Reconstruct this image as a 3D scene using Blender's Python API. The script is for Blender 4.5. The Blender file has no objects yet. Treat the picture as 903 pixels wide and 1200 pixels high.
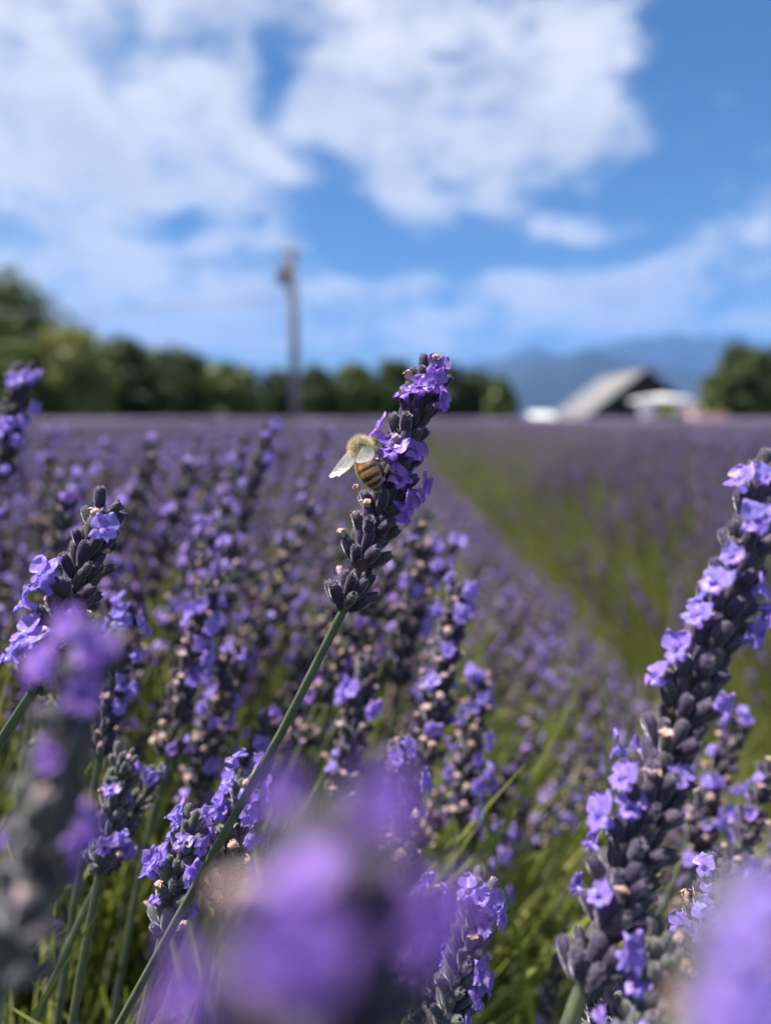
import bpy, bmesh, math, random
import numpy as np
from mathutils import Vector, Matrix, Quaternion, Euler, noise

R = math.radians
MM = 0.001
sc = bpy.context.scene
C = sc.collection

# ------------------------------------------------------------------ camera
CAM_Z = 0.62
FPX = 857.0                     # focal length in photograph pixels (1200 px high frame)
PITCH = math.atan(110 / FPX)
FOCUS = 0.140
cam_d = bpy.data.cameras.new('camera')
cam = bpy.data.objects.new('camera', cam_d); C.objects.link(cam)
cam_d.sensor_fit = 'VERTICAL'; cam_d.sensor_height = 36.0; cam_d.sensor_width = 27.09
cam_d.lens = 36.0 * FPX / 1200.0
cam_d.clip_start = 0.004; cam_d.clip_end = 60000
cam.location = (0, 0, CAM_Z)
cam.rotation_euler = (math.pi / 2 - PITCH, 0, 0)
cam_d.dof.use_dof = True
cam_d.dof.focus_distance = FOCUS
cam_d.dof.aperture_fstop = cam_d.lens / 3.3       # a 3.3 mm wide pupil
sc.camera = cam
FWD = Vector((0, math.cos(PITCH), -math.sin(PITCH)))
UPV = Vector((0, math.sin(PITCH), math.cos(PITCH)))
RGT = Vector((1, 0, 0))
CAM = Vector((0, 0, CAM_Z))
def P(px, py, d):               # where the thing seen at that pixel stands, d metres along the view axis
    return CAM + d * (FWD + RGT * ((px - 451.5) / FPX) + UPV * ((600 - py) / FPX))
def proj(p):
    v = Vector(p) - CAM
    d = v.dot(FWD)
    if d < 1e-4: return None
    return 451.5 + FPX * v.dot(RGT) / d, 600 - FPX * v.dot(UPV) / d, d

# ------------------------------------------------------------------ light and sky
SUN_EL, SUN_AZ = 61.0, -88.0    # degrees; azimuth from the view direction (+Y), + to the right
w = bpy.data.worlds.new('World'); sc.world = w; w.use_nodes = True
nt = w.node_tree; nt.nodes.clear()
def wn(t, **k):
    n = nt.nodes.new(t)
    for a, b in k.items(): setattr(n, a, b)
    return n
out = wn('ShaderNodeOutputWorld'); bg = wn('ShaderNodeBackground')
sky = wn('ShaderNodeTexSky', sky_type='NISHITA', sun_disc=False)
sky.sun_elevation = R(SUN_EL); sky.sun_rotation = R(SUN_AZ)
sky.air_density = 1.0; sky.dust_density = 0.05; sky.ozone_density = 4.5; sky.altitude = 0
bg.inputs['Strength'].default_value = 0.058
tc = wn('ShaderNodeTexCoord')
sep = wn('ShaderNodeSeparateXYZ'); nt.links.new(tc.outputs['Generated'], sep.inputs[0])
def mth(op, a, b=None, c=None, clamp=False):
    n = wn('ShaderNodeMath', operation=op, use_clamp=clamp)
    for i, v in enumerate((a, b, c)):
        if v is None: continue
        if isinstance(v, (int, float)): n.inputs[i].default_value = v
        else: nt.links.new(v, n.inputs[i])
    return n.outputs[0]
az = mth('ARCTAN2', sep.outputs[0], sep.outputs[1])
el = mth('ARCSINE', sep.outputs[2])
comb = wn('ShaderNodeCombineXYZ'); nt.links.new(az, comb.inputs[0]); nt.links.new(el, comb.inputs[1])
def noise_node(vec, scale, detail, rough=0.55):
    n = wn('ShaderNodeTexNoise'); n.inputs['Scale'].default_value = scale
    n.inputs['Detail'].default_value = detail; n.inputs['Roughness'].default_value = rough
    nt.links.new(vec, n.inputs['Vector']); return n
# stretch along the horizon, ragged edges by warping the direction
strm = wn('ShaderNodeVectorMath', operation='MULTIPLY'); strm.inputs[1].default_value = (1.0, 1.0, 1.7)
nt.links.new(tc.outputs['Generated'], strm.inputs[0])
wnoi = noise_node(strm.outputs[0], 7.0, 4)
wsub = wn('ShaderNodeVectorMath', operation='SUBTRACT'); wsub.inputs[1].default_value = (.5, .5, .5)
nt.links.new(wnoi.outputs['Color'], wsub.inputs[0])
wmul = wn('ShaderNodeVectorMath', operation='MULTIPLY'); wmul.inputs[1].default_value = (.17, .11, 0)
nt.links.new(wsub.outputs[0], wmul.inputs[0])
wadd = wn('ShaderNodeVectorMath', operation='ADD')
nt.links.new(comb.outputs[0], wadd.inputs[0]); nt.links.new(wmul.outputs[0], wadd.inputs[1])
fb1 = noise_node(strm.outputs[0], 4.2, 6, 0.6).outputs['Fac']
fb2 = noise_node(strm.outputs[0], 9.5, 6, 0.6).outputs['Fac']
# cloud banks: (direction as seen from the field, size in pixels of the photograph, weight)
BANKS = [(40, 50, 150, 80, .85), (215, 60, 95, 85, .85), (110, 130, 120, 60, .6), (70, 240, 130, 62, .85), (300, 205, 75, 42, .65),
         (425, 105, 80, 66, .95), (560, 115, 95, 62, .9), (690, 75, 55, 55, 1.0), (420, 5, 110, 32, .55), (640, 120, 60, 40, .5),
         (590, 10, 60, 50, .5), (590, 212, 60, 32, .7), (475, 240, 46, 18, .65), (662, 258, 68, 15, .75),
         (265, 285, 85, 15, .75), (450, 343, 75, 15, .8), (220, 345, 170, 22, .8), (600, 352, 80, 36, .85),
         (720, 338, 70, 30, .9), (895, 265, 30, 30, .9), (808, 285, 38, 28, .55), (830, 372, 130, 18, .6),
         (420, 392, 420, 22, .6), (60, 325, 140, 36, .65), (130, 390, 150, 22, .65), (450, 200, 26, 36, .55),
         (335, 60, 24, 60, -.45), (520, 62, 30, 14, -.45), (410, 285, 55, 34, -.55), (185, 262, 40, 16, -.6), (560, 295, 90, 22, -.45), (640, 45, 26, 22, -.4)]
tot = None
for (px, py, rx, ry, a) in BANKS:
    v = (P(px, py, 1) - CAM).normalized()
    a0, e0 = math.atan2(v.x, v.y), math.asin(v.z)
    s1 = wn('ShaderNodeVectorMath', operation='SUBTRACT'); s1.inputs[1].default_value = (a0, e0, 0)
    nt.links.new(wadd.outputs[0], s1.inputs[0])
    s2 = wn('ShaderNodeVectorMath', operation='MULTIPLY'); s2.inputs[1].default_value = (FPX / rx, FPX / ry, 0)
    nt.links.new(s1.outputs[0], s2.inputs[0])
    s3 = wn('ShaderNodeVectorMath', operation='DOT_PRODUCT')
    nt.links.new(s2.outputs[0], s3.inputs[0]); nt.links.new(s2.outputs[0], s3.inputs[1])
    g = mth('POWER', 0.42, s3.outputs['Value'])
    g = mth('MULTIPLY', g, a * .80)
    tot = g if tot is None else mth('ADD', tot, g)
# beyond the part of the sky that the banks describe the same broken cover goes on
mvx = mth('DIVIDE', az, 0.62); mvy = mth('DIVIDE', mth('SUBTRACT', el, 0.30), 0.42)
mm = mth('ADD', mth('POWER', mth('ABSOLUTE', mvx), 4.0), mth('POWER', mth('ABSOLUTE', mvy), 4.0))
ms = wn('ShaderNodeMapRange', interpolation_type='SMOOTHSTEP'); nt.links.new(mm, ms.inputs[0])
ms.inputs[1].default_value = 0.8; ms.inputs[2].default_value = 2.2; ms.inputs[3].default_value = 0; ms.inputs[4].default_value = 0.52
tot = mth('MINIMUM', tot, 0.74)
dens = mth('ADD', tot, ms.outputs[0])
dens = mth('ADD', dens, mth('MULTIPLY', mth('SUBTRACT', fb1, 0.5), 0.8))
dens = mth('ADD', dens, mth('MULTIPLY', mth('SUBTRACT', fb2, 0.5), 2.0))
fb3 = noise_node(strm.outputs[0], 21.0, 5, 0.6).outputs['Fac']
dens = mth('ADD', dens, mth('MULTIPLY', mth('SUBTRACT', fb3, 0.5), 0.6))
cr = wn('ShaderNodeMapRange', interpolation_type='SMOOTHSTEP'); nt.links.new(dens, cr.inputs[0])
cr.inputs[1].default_value = 0.08; cr.inputs[2].default_value = 1.02; cr.inputs[4].default_value = 0.94
# thick middles are a little greyer than the thin edges
cg = wn('ShaderNodeMapRange'); nt.links.new(mth('ADD', dens, mth('MULTIPLY', mth('SUBTRACT', fb1, .5), 3.0)), cg.inputs[0])
cg.inputs[1].default_value = 0.55; cg.inputs[2].default_value = 1.7
ccol = wn('ShaderNodeMix', data_type='RGBA'); nt.links.new(cg.outputs[0], ccol.inputs[0])
ccol.inputs[6].default_value = (7.8, 7.9, 8.1, 1); ccol.inputs[7].default_value = (4.2, 4.7, 5.7, 1)
# clear sky a touch deeper, as the camera's colours have it
hs = wn('ShaderNodeHueSaturation'); hs.inputs['Saturation'].default_value = 1.2; hs.inputs['Value'].default_value = 0.88
nt.links.new(sky.outputs[0], hs.inputs['Color'])
mixs = wn('ShaderNodeMix', data_type='RGBA'); nt.links.new(cr.outputs[0], mixs.inputs[0])
nt.links.new(hs.outputs[0], mixs.inputs[6]); nt.links.new(ccol.outputs[2], mixs.inputs[7])
nt.links.new(mixs.outputs[2], bg.inputs['Color']); nt.links.new(bg.outputs[0], out.inputs['Surface'])

sd = bpy.data.lights.new('sun', 'SUN'); sun = bpy.data.objects.new('sun', sd); C.objects.link(sun)
sd.energy = 5.0; sd.angle = R(0.53); sd.color = (1.0, 0.955, 0.89)
sv = Vector((math.sin(R(SUN_AZ)) * math.cos(R(SUN_EL)), math.cos(R(SUN_AZ)) * math.cos(R(SUN_EL)), math.sin(R(SUN_EL))))
sun.rotation_euler = sv.to_track_quat('Z', 'Y').to_euler()
sun.location = (0, 0, 30)

sc.view_settings.view_transform = 'Standard'; sc.view_settings.look = 'None'
sc.view_settings.gamma = 1.0; sc.view_settings.use_curve_mapping = False
sc.view_settings.exposure = 1.2
sc.render.engine = 'CYCLES'
cy = sc.cycles
cy.use_denoising = True
cy.max_bounces = 7; cy.diffuse_bounces = 3; cy.glossy_bounces = 2; cy.transmission_bounces = 4
cy.transparent_max_bounces = 8; cy.volume_bounces = 0
cy.sample_clamp_indirect = 6.0
cy.use_adaptive_sampling = True; cy.adaptive_threshold = 0.02; cy.adaptive_min_samples = 32

# ------------------------------------------------------------------ materials
def mat(name):
    m = bpy.data.materials.new(name); m.use_nodes = True
    t = m.node_tree
    return m, t, t.nodes['Principled BSDF'], t.nodes['Material Output']
def nd(t, typ, ins=None, **k):
    n = t.nodes.new(typ)
    for a, b in k.items(): setattr(n, a, b)
    for a, b in (ins or {}).items():
        if hasattr(b, 'is_output'): t.links.new(b, n.inputs[a])
        else: n.inputs[a].default_value = b
    return n
def ramp(t, fac, stops):
    r = t.nodes.new('ShaderNodeValToRGB'); t.links.new(fac, r.inputs[0])
    e = r.color_ramp.elements
    while len(e) < len(stops): e.new(0.5)
    for i, (p, c) in enumerate(stops): e[i].position = p; e[i].color = (*c, 1)
    return r.outputs[0]
def rnd_of(t):                      # one number per piece: per object, per loose island
    oi = t.nodes.new('ShaderNodeObjectInfo'); g = t.nodes.new('ShaderNodeNewGeometry')
    a = nd(t, 'ShaderNodeMath', {0: oi.outputs['Random'], 1: g.outputs['Random Per Island']}, operation='ADD')
    return nd(t, 'ShaderNodeMath', {0: a.outputs[0]}, operation='FRACT').outputs[0]
def bump(t, b, scale, strength, dist, detail=4):
    tcn = t.nodes.new('ShaderNodeTexCoord')
    n = nd(t, 'ShaderNodeTexNoise', {'Vector': tcn.outputs['Object'], 'Scale': scale, 'Detail': detail})
    bm = nd(t, 'ShaderNodeBump', {'Height': n.outputs['Fac'], 'Strength': strength, 'Distance': dist})
    t.links.new(bm.outputs[0], b.inputs['Normal'])
    return n

def make_calyx_mat(name, stops, sheen):
    m, t, b, o = mat(name)
    c = ramp(t, rnd_of(t), stops)
    n = bump(t, b, 2600, 0.6, 0.0003, 5)
    mx = nd(t, 'ShaderNodeMix', {0: n.outputs['Fac'], 6: c, 7: c}, data_type='RGBA', blend_type='OVERLAY')
    hv = nd(t, 'ShaderNodeHueSaturation', {'Color': c})
    vr = nd(t, 'ShaderNodeMapRange', {0: n.outputs['Fac'], 1: .3, 2: .7, 3: .6, 4: 1.5})
    rb = nd(t, 'ShaderNodeAttribute', attribute_name='rib')
    rv = nd(t, 'ShaderNodeMath', {0: rb.outputs['Fac'], 1: .9, 2: .72}, operation='MULTIPLY_ADD')
    vv = nd(t, 'ShaderNodeMath', {0: rv.outputs[0], 1: vr.outputs[0]}, operation='MULTIPLY')
    t.links.new(vv.outputs[0], hv.inputs['Value'])
    t.links.new(hv.outputs[0], b.inputs['Base Color'])
    b.inputs['Roughness'].default_value = 0.62
    b.inputs['Specular IOR Level'].default_value = 0.35
    b.inputs['Sheen Weight'].default_value = sheen; b.inputs['Sheen Roughness'].default_value = 0.28
    b.inputs['Sheen Tint'].default_value = (0.85, 0.82, 0.95, 1)
    return m
M_CALYX = make_calyx_mat('calyx_purple', [(0, (.028, .020, .036)), (.35, (.044, .030, .064)), (.7, (.060, .047, .060)), (1, (.045, .043, .042))], .75)
M_CALYX_G = make_calyx_mat('calyx_greygreen', [(0, (.055, .060, .060)), (.4, (.085, .090, .072)), (.75, (.078, .064, .088)), (1, (.075, .082, .058))], .9)

def make_petal(name, stops):
    m, t, b, o = mat(name)
    t.nodes.remove(b)
    c = ramp(t, rnd_of(t), stops)
    tcn = t.nodes.new('ShaderNodeTexCoord')
    n = nd(t, 'ShaderNodeTexNoise', {'Vector': tcn.outputs['Object'], 'Scale': 700.0, 'Detail': 3.0})
    vr = nd(t, 'ShaderNodeMapRange', {0: n.outputs['Fac'], 1: .3, 2: .7, 3: .70, 4: 1.22})
    hv = nd(t, 'ShaderNodeHueSaturation', {'Color': c, 'Value': vr.outputs[0]})
    bm = nd(t, 'ShaderNodeBump', {'Height': n.outputs['Fac'], 'Strength': .5, 'Distance': .0004})
    df = nd(t, 'ShaderNodeBsdfDiffuse', {'Color': hv.outputs[0], 'Normal': bm.outputs[0]})
    tr = nd(t, 'ShaderNodeBsdfTranslucent', {'Color': hv.outputs[0], 'Normal': bm.outputs[0]})
    gl = nd(t, 'ShaderNodeBsdfGlossy', {'Roughness': .4, 'Normal': bm.outputs[0], 'Color': (.9, .9, 1, 1)})
    m1 = nd(t, 'ShaderNodeMixShader', {0: .55, 1: df.outputs[0], 2: tr.outputs[0]})
    m2 = nd(t, 'ShaderNodeMixShader', {0: .025, 1: m1.outputs[0], 2: gl.outputs[0]})
    t.links.new(m2.outputs[0], o.inputs['Surface'])
    return m
M_PETAL = make_petal('petal_violet', [(0, (.40, .27, .80)), (.5, (.48, .32, .83)), (1, (.38, .31, .85))])
M_PETAL_P = make_petal('petal_purple', [(0, (.40, .20, .74)), (.5, (.47, .25, .76)), (1, (.36, .20, .72))])

m, t, b, o = mat('withered_corolla'); M_WITHER = m
t.links.new(ramp(t, rnd_of(t), [(0, (.36, .23, .17)), (.35, (.52, .36, .27)), (.65, (.44, .30, .32)), (.85, (.40, .29, .34)), (1, (.30, .18, .12))]), b.inputs['Base Color'])
b.inputs['Roughness'].default_value = .8; bump(t, b, 1500, .7, .0004)
b.inputs['Subsurface Weight'].default_value = 0.0
m, t, b, o = mat('stem_green'); M_STEM = m
tcn = t.nodes.new('ShaderNodeTexCoord')
n = nd(t, 'ShaderNodeTexNoise', {'Vector': tcn.outputs['Object'], 'Scale': 260.0, 'Detail': 4.0})
t.links.new(ramp(t, n.outputs['Fac'], [(.3, (.038, .048, .024)), (.5, (.068, .084, .038)), (.72, (.10, .105, .064))]), b.inputs['Base Color'])
b.inputs['Roughness'].default_value = .55; b.inputs['Sheen Weight'].default_value = .2
m, t, b, o = mat('bract_brown'); M_BRACT = m
b.inputs['Base Color'].default_value = (.10, .065, .045, 1); b.inputs['Roughness'].default_value = .8

def make_leaf(name, stops, tw=.45):
    m, t, b, o = mat(name)
    t.nodes.remove(b)
    c = ramp(t, rnd_of(t), stops)
    df = nd(t, 'ShaderNodeBsdfDiffuse', {'Color': c}); tr = nd(t, 'ShaderNodeBsdfTranslucent', {'Color': c})
    gl = nd(t, 'ShaderNodeBsdfGlossy', {'Roughness': .45})
    m1 = nd(t, 'ShaderNodeMixShader', {0: tw, 1: df.outputs[0], 2: tr.outputs[0]})
    m2 = nd(t, 'ShaderNodeMixShader', {0: .03, 1: m1.outputs[0], 2: gl.outputs[0]})
    t.links.new(m2.outputs[0], o.inputs['Surface'])
    return m
M_LEAF = make_leaf('lavender_leaf', [(0, (.17, .22, .042)), (.4, (.28, .32, .06)), (.75, (.22, .245, .075)), (1, (.40, .39, .12))])
M_GRASS = make_leaf('grass_blade', [(0, (.06, .085, .022)), (.5, (.10, .13, .032)), (1, (.17, .16, .06))])

# ------------------------------------------------------------------ mesh helpers
class MB:                                   # verts, faces, one material index per face
    def __init__(s): s.v = []; s.f = []; s.m = []
    def add(s, v, f, mi=0):
        o = len(s.v); s.v.extend(v); s.f.extend([tuple(i + o for i in q) for q in f]); s.m.extend([mi] * len(f)); return s
    def put(s, other, M, mi=None):
        o = len(s.v)
        if other.v:
            a = np.array([tuple(x) for x in other.v]); A = np.array(M)
            s.v.extend(map(tuple, a @ A[:3, :3].T + A[:3, 3]))
        s.f.extend([tuple(i + o for i in q) for q in other.f])
        s.m.extend(other.m if mi is None else [mi] * len(other.f)); return s
    def mesh(s, name, mats, smooth=True):
        me = bpy.data.meshes.new(name); me.from_pydata([tuple(x) for x in s.v], [], s.f)
        for q in mats: me.materials.append(q)
        if len(mats) > 1: me.polygons.foreach_set('material_index', s.m)
        if smooth: me.polygons.foreach_set('use_smooth', [True] * len(me.polygons))
        me.update(); return me
def link(name, data, parent=None, M=None):
    o = bpy.data.objects.new(name, data); C.objects.link(o)
    if parent is not None: o.parent = parent
    if M is not None:
        o.rotation_mode = 'QUATERNION'
        l, q, s = M.decompose(); o.location = l; o.rotation_quaternion = q; o.scale = s
    return o
def tag(o, label=None, cat=None, group=None, kind=None):
    if label: o['label'] = label
    if cat: o['category'] = cat
    if group: o['group'] = group
    if kind: o['kind'] = kind
    return o
def frame(z, yhint, loc):                   # 4x4 with local z along z and y towards yhint
    z = Vector(z).normalized(); x = Vector(yhint).cross(z)
    if x.length < 1e-6: x = Vector((1, 0, 0)).cross(z)
    x.normalize(); y = z.cross(x)
    M = Matrix((x, y, z)).transposed().to_4x4(); M.translation = loc; return M
def tube(mb, pts, rads, seg=8, mi=0, ridge=0.0, cap=True):
    pts = [Vector(p) for p in pts]; rings = []
    ref = Vector((0.31, 0.17, 0.9)); prev = None
    n = len(pts); vs = []; fs = []
    for i, p in enumerate(pts):
        tan = (pts[min(i + 1, n - 1)] - pts[max(i - 1, 0)]).normalized()
        if prev is None:
            x = tan.orthogonal().normalized()
        else:
            x = (prev - tan * prev.dot(tan)).normalized()
        prev = x; y = tan.cross(x)
        for k in range(seg):
            a = 2 * math.pi * k / seg
            r = rads[i] * (1 + ridge * math.cos(4 * a))
            vs.append(p + x * (r * math.cos(a)) + y * (r * math.sin(a)))
    for i in range(n - 1):
        for k in range(seg):
            k2 = (k + 1) % seg
            fs.append((i * seg + k, i * seg + k2, (i + 1) * seg + k2, (i + 1) * seg + k))
    if cap:
        fs.append(tuple(reversed(range(seg)))); fs.append(tuple((n - 1) * seg + k for k in range(seg)))
    mb.add(vs, fs, mi); return mb
def box(mb, x0, x1, y0, y1, z0, z1, mi=0):
    v = [(x0, y0, z0), (x1, y0, z0), (x1, y1, z0), (x0, y1, z0), (x0, y0, z1), (x1, y0, z1), (x1, y1, z1), (x0, y1, z1)]
    f = [(0, 3, 2, 1), (4, 5, 6, 7), (0, 1, 5, 4), (1, 2, 6, 5), (2, 3, 7, 6), (3, 0, 4, 7)]
    return mb.add(v, f, mi)

# ------------------------------------------------------------------ lavender pieces
CAL_L = 5.4 * MM
def calyx_mb(seg, zs, ribs, rng):
    prof = [(0, .40), (.08, .66), (.25, .86), (.5, 1.02), (.75, 1.0), (.9, .86), (.98, .60), (1.0, .42), (.9, .25)]
    if zs < 9: prof = [(0, .42), (.3, .92), (.75, 1.0), (1.0, .42)] if zs == 4 else [(0, .5), (.55, 1.02), (1.0, .4)]
    mb = MB(); vs = []; fs = []; bend = rng.uniform(-.25, .25) * MM; fat = rng.uniform(.92, 1.12)
    for (z, r) in prof:
        for k in range(seg):
            a = 2 * math.pi * k / seg
            rr = r * MM * fat * (1 + (ribs * (1 if k % 2 else -1) * math.sin(math.pi * min(z, 1)) if ribs else 0))
            if ribs: rr *= 1 + rng.uniform(-.02, .02)
            tooth = (0.06 * (1 if (k * 5 // seg) % 2 else -1)) if (ribs and z > .95) else 0
            vs.append((rr * math.cos(a) * .96, rr * math.sin(a) + bend * z * z, (z + tooth * .5) * CAL_L))
    n = len(prof)
    for i in range(n - 1):
        for k in range(seg):
            k2 = (k + 1) % seg
            fs.append((i * seg + k, i * seg + k2, (i + 1) * seg + k2, (i + 1) * seg + k))
    fs.append(tuple((n - 1) * seg + k for k in range(seg)))
    return mb.add(vs, fs)
def lobe(mb, base, out, up, ln, wd, curl, cup, nu, nv, rng, thin=.1):
    out = Vector(out).normalized(); side = out.cross(Vector(up)).normalized(); nrm = side.cross(out).normalized()
    vs = []; fs = []
    ph = rng.uniform(0, 6)
    for i in range(nu + 1):
        u = i / nu
        if nu > 3: u = 1 - (1 - u) ** 1.5
        hw = wd * (.30 * (1 - u) + math.sin(math.pi * min(1, u ** .72 * .94 + .06)) ** .62) * .98 if nu > 3 else wd * (.30 + .70 * math.sin(math.pi * (.12 + .70 * u))) * (1 if u < .82 else (1 - ((u - .82) / .18) ** 2 * .72))
        c = Vector(base) + out * (ln * math.sin(u * max(curl, .05)) / max(curl, .05)) - nrm * (ln * (1 - math.cos(u * curl)) / max(curl, .05))
        for j in range(nv + 1):
            v = j / nv * 2 - 1
            ruf = math.sin(v * 4.4 + ph + u * 3.4) * wd * .24 * u + rng.uniform(-.05, .05) * wd
            e = 1 - .10 * abs(v) ** 2 * u
            vs.append(c + side * (v * hw) + nrm * (cup * wd * v * v + ruf) - out * (ln * (1 - e)))
    for i in range(nu):
        for j in range(nv):
            a = i * (nv + 1) + j
            fs.append((a, a + 1, a + nv + 2, a + nv + 1))
    mb.add(vs, fs)
def floret_mb(nu, nv, seg, rng, openn=1.0):
    mb = MB(); L = 3.4 * MM
    if seg: tube(mb, [(0, 0, -1.2 * MM), (0, 0, .6 * MM), (0, -.1 * MM, 2.0 * MM), (0, -.15 * MM, L)], [.55 * MM, .65 * MM, .72 * MM, .75 * MM], seg, cap=False)
    c = Vector((0, -.15 * MM, L * .92))
    for sx in (-1, 1):                       # two big upper lobes
        lobe(mb, c + Vector((sx * .55 * MM, .65 * MM, 0)), Vector((sx * rng.uniform(.25, .55), .95, rng.uniform(.9, 1.3) - .8 * openn)), (0, 0, 1),
             rng.uniform(2.7, 3.4) * MM, rng.uniform(1.35, 1.75) * MM, rng.uniform(.2, 1.0) * openn, rng.uniform(-.1, .5), nu, nv, rng)
    for k, a in enumerate((-62, 0, 62)):     # three smaller lower lobes
        o = Vector((math.sin(R(a + rng.uniform(-14, 14))), -math.cos(R(a)) * .85, rng.uniform(.5, 1.0) - .75 * openn))
        lobe(mb, c + o * .7 * MM, o, (0, 0, 1), rng.uniform(1.6, 2.2) * MM, rng.uniform(.75, 1.05) * MM, rng.uniform(.8, 1.7) * openn, rng.uniform(-.2, .5), nu, nv, rng)
    return mb
def wither_mb(seg, rng):
    mb = MB(); L = rng.uniform(2.0, 3.0) * MM
    zs = [0, .35, .6, .8, 1.0] if seg > 5 else [0, .6, 1.0]
    pts = [Vector((rng.uniform(-.25, .25) * MM * z, rng.uniform(-.3, .3) * MM * z, L * z - .5 * MM)) for z in zs]
    rad = [.5, .55, .8, 1.05, .6] if seg > 5 else [.55, .95, .6]
    tube(mb, pts, [r * MM for r in rad], seg)
    mb.v = [Vector(v) + Vector((rng.uniform(-1, 1), rng.uniform(-1, 1), rng.uniform(-1, 1))) * .17 * MM for v in mb.v]
    if seg > 5:
        for k in range(5):
            a = k * 1.256 + rng.uniform(-.3, .3)
            o = Vector((math.cos(a), math.sin(a), rng.uniform(.1, .9)))
            lobe(mb, Vector((0, 0, L * .8 - .5 * MM)) + o * .3 * MM, o, (0, 0, 1), rng.uniform(.9, 1.7) * MM, rng.uniform(.35, .6) * MM, 1.2, .5, 3, 2, rng)
    return mb
def bract_mb(rng):
    mb = MB()
    lobe(mb, Vector((0, 0, 0)), Vector((0, -.25, 1)), (0, -1, 0), 4.6 * MM, 1.9 * MM, .35, .25, 4, 4, rng)
    return mb

def layout(rng, L, s, nw, n, gap=.22, spread=1.0):
    """calyxes of one flower head along +Z: (whorl, base, direction, size)"""
    top = L - 4.2 * MM * s
    fr = [0.0] + [gap + (1 - gap) * i / max(nw - 2, 1) for i in range(nw - 1)]
    items = []
    for wi, f in enumerate(fr):
        z = f * top; tp = 1 - .30 * f ** 2
        nn = n if wi < nw - 1 else max(5, n - 3)
        for k in range(nn):
            ph = 2 * math.pi * (k + rng.uniform(-.25, .25)) / nn + wi * 1.1
            inner = k % 2
            tilt = R(rng.uniform(36, 58) if not inner else rng.uniform(14, 36)) * tp * spread
            base = Vector((math.cos(ph), math.sin(ph), 0)) * (1.15 * MM * s) + Vector((0, 0, z + (rng.uniform(1.2, 3.0) * inner + rng.uniform(-.6, .9)) * MM * s * .8))
            d = Vector((math.sin(tilt) * math.cos(ph), math.sin(tilt) * math.sin(ph), math.cos(tilt)))
            items.append((wi, base, d, s * rng.uniform(.86, 1.14) * (tp * .5 + .5)))
    for k in range(4):
        ph = k * 1.57 + rng.uniform(-.3, .3); tilt = R(rng.uniform(5, 17))
        d = Vector((math.sin(tilt) * math.cos(ph), math.sin(tilt) * math.sin(ph), math.cos(tilt)))
        items.append((nw - 1, Vector((math.cos(ph) * .6 * MM * s, math.sin(ph) * .6 * MM * s, top - rng.uniform(-.4, 1.6) * MM * s)), d, s * rng.uniform(.75, .95)))
    return items

rg = random.Random(5)
CAL_MB = [calyx_mb(26, 9, .12, rg) for _ in range(4)]
FLO_MB = [floret_mb(8, 6, 8, rg, op) for op in (.85, .6, 1.0, .45, .3, .7, .95, .5)]
WIT_MB = [wither_mb(8, rg) for _ in range(4)]
BRA_MB = [bract_mb(rg) for _ in range(2)]
m, t, b, o = mat('calyx_fuzz'); M_FUZZ = m
b.inputs['Base Color'].default_value = (.42, .38, .46, 1); b.inputs['Roughness'].default_value = .6
for q in CAL_MB:                            # short pale hairs
    for k in range(260):
        z = rg.uniform(.05, 1.0); a = rg.uniform(0, 6.28); r_ = (1.0 - .5 * abs(z - .6) ** 1.6) * MM * (1.0 if z < .93 else .7)
        o_ = Vector((math.cos(a), math.sin(a), rg.uniform(.1, .9))).normalized(); p_ = Vector((math.cos(a) * r_, math.sin(a) * r_, z * CAL_L))
        sd_ = Vector((-math.sin(a), math.cos(a), 0)) * .022 * MM; ln_ = rg.uniform(.18, .42) * MM
        q.add([p_ - sd_, p_ + sd_, p_ + o_ * ln_], [(0, 1, 2)], 1)
CAL_ME = [q.mesh('calyx', [M_CALYX, M_FUZZ]) for q in CAL_MB]; CAL_ME_G = [q.mesh('calyx', [M_CALYX_G, M_FUZZ]) for q in CAL_MB]
for me_ in CAL_ME + CAL_ME_G:               # raised ribs are paler than the grooves between them
    at_ = me_.attributes.new('rib', 'FLOAT', 'POINT'); at_.data.foreach_set('value', [float((i % 26) % 2) for i in range(len(me_.vertices))])
FLO_ME = [q.mesh('floret', [M_PETAL]) for q in FLO_MB]; FLO_ME_P = [q.mesh('floret', [M_PETAL_P]) for q in FLO_MB]
WIT_ME = [q.mesh('withered_floret', [M_WITHER]) for q in WIT_MB]
BRA_ME = [q.mesh('bract', [M_BRACT]) for q in BRA_MB]
ZUP = Vector((0, 0, 1))
def item_matrix(base, d, s):
    M = frame(d, ZUP, base); return M @ Matrix.Scale(s, 4)
def floret_local(rng):
    return Matrix.Translation((0, 0, CAL_L * .80)) @ Matrix.Rotation(R(rng.uniform(18, 42)), 4, 'X') @ Matrix.Rotation(R(rng.uniform(-25, 25)), 4, 'Z')

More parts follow.
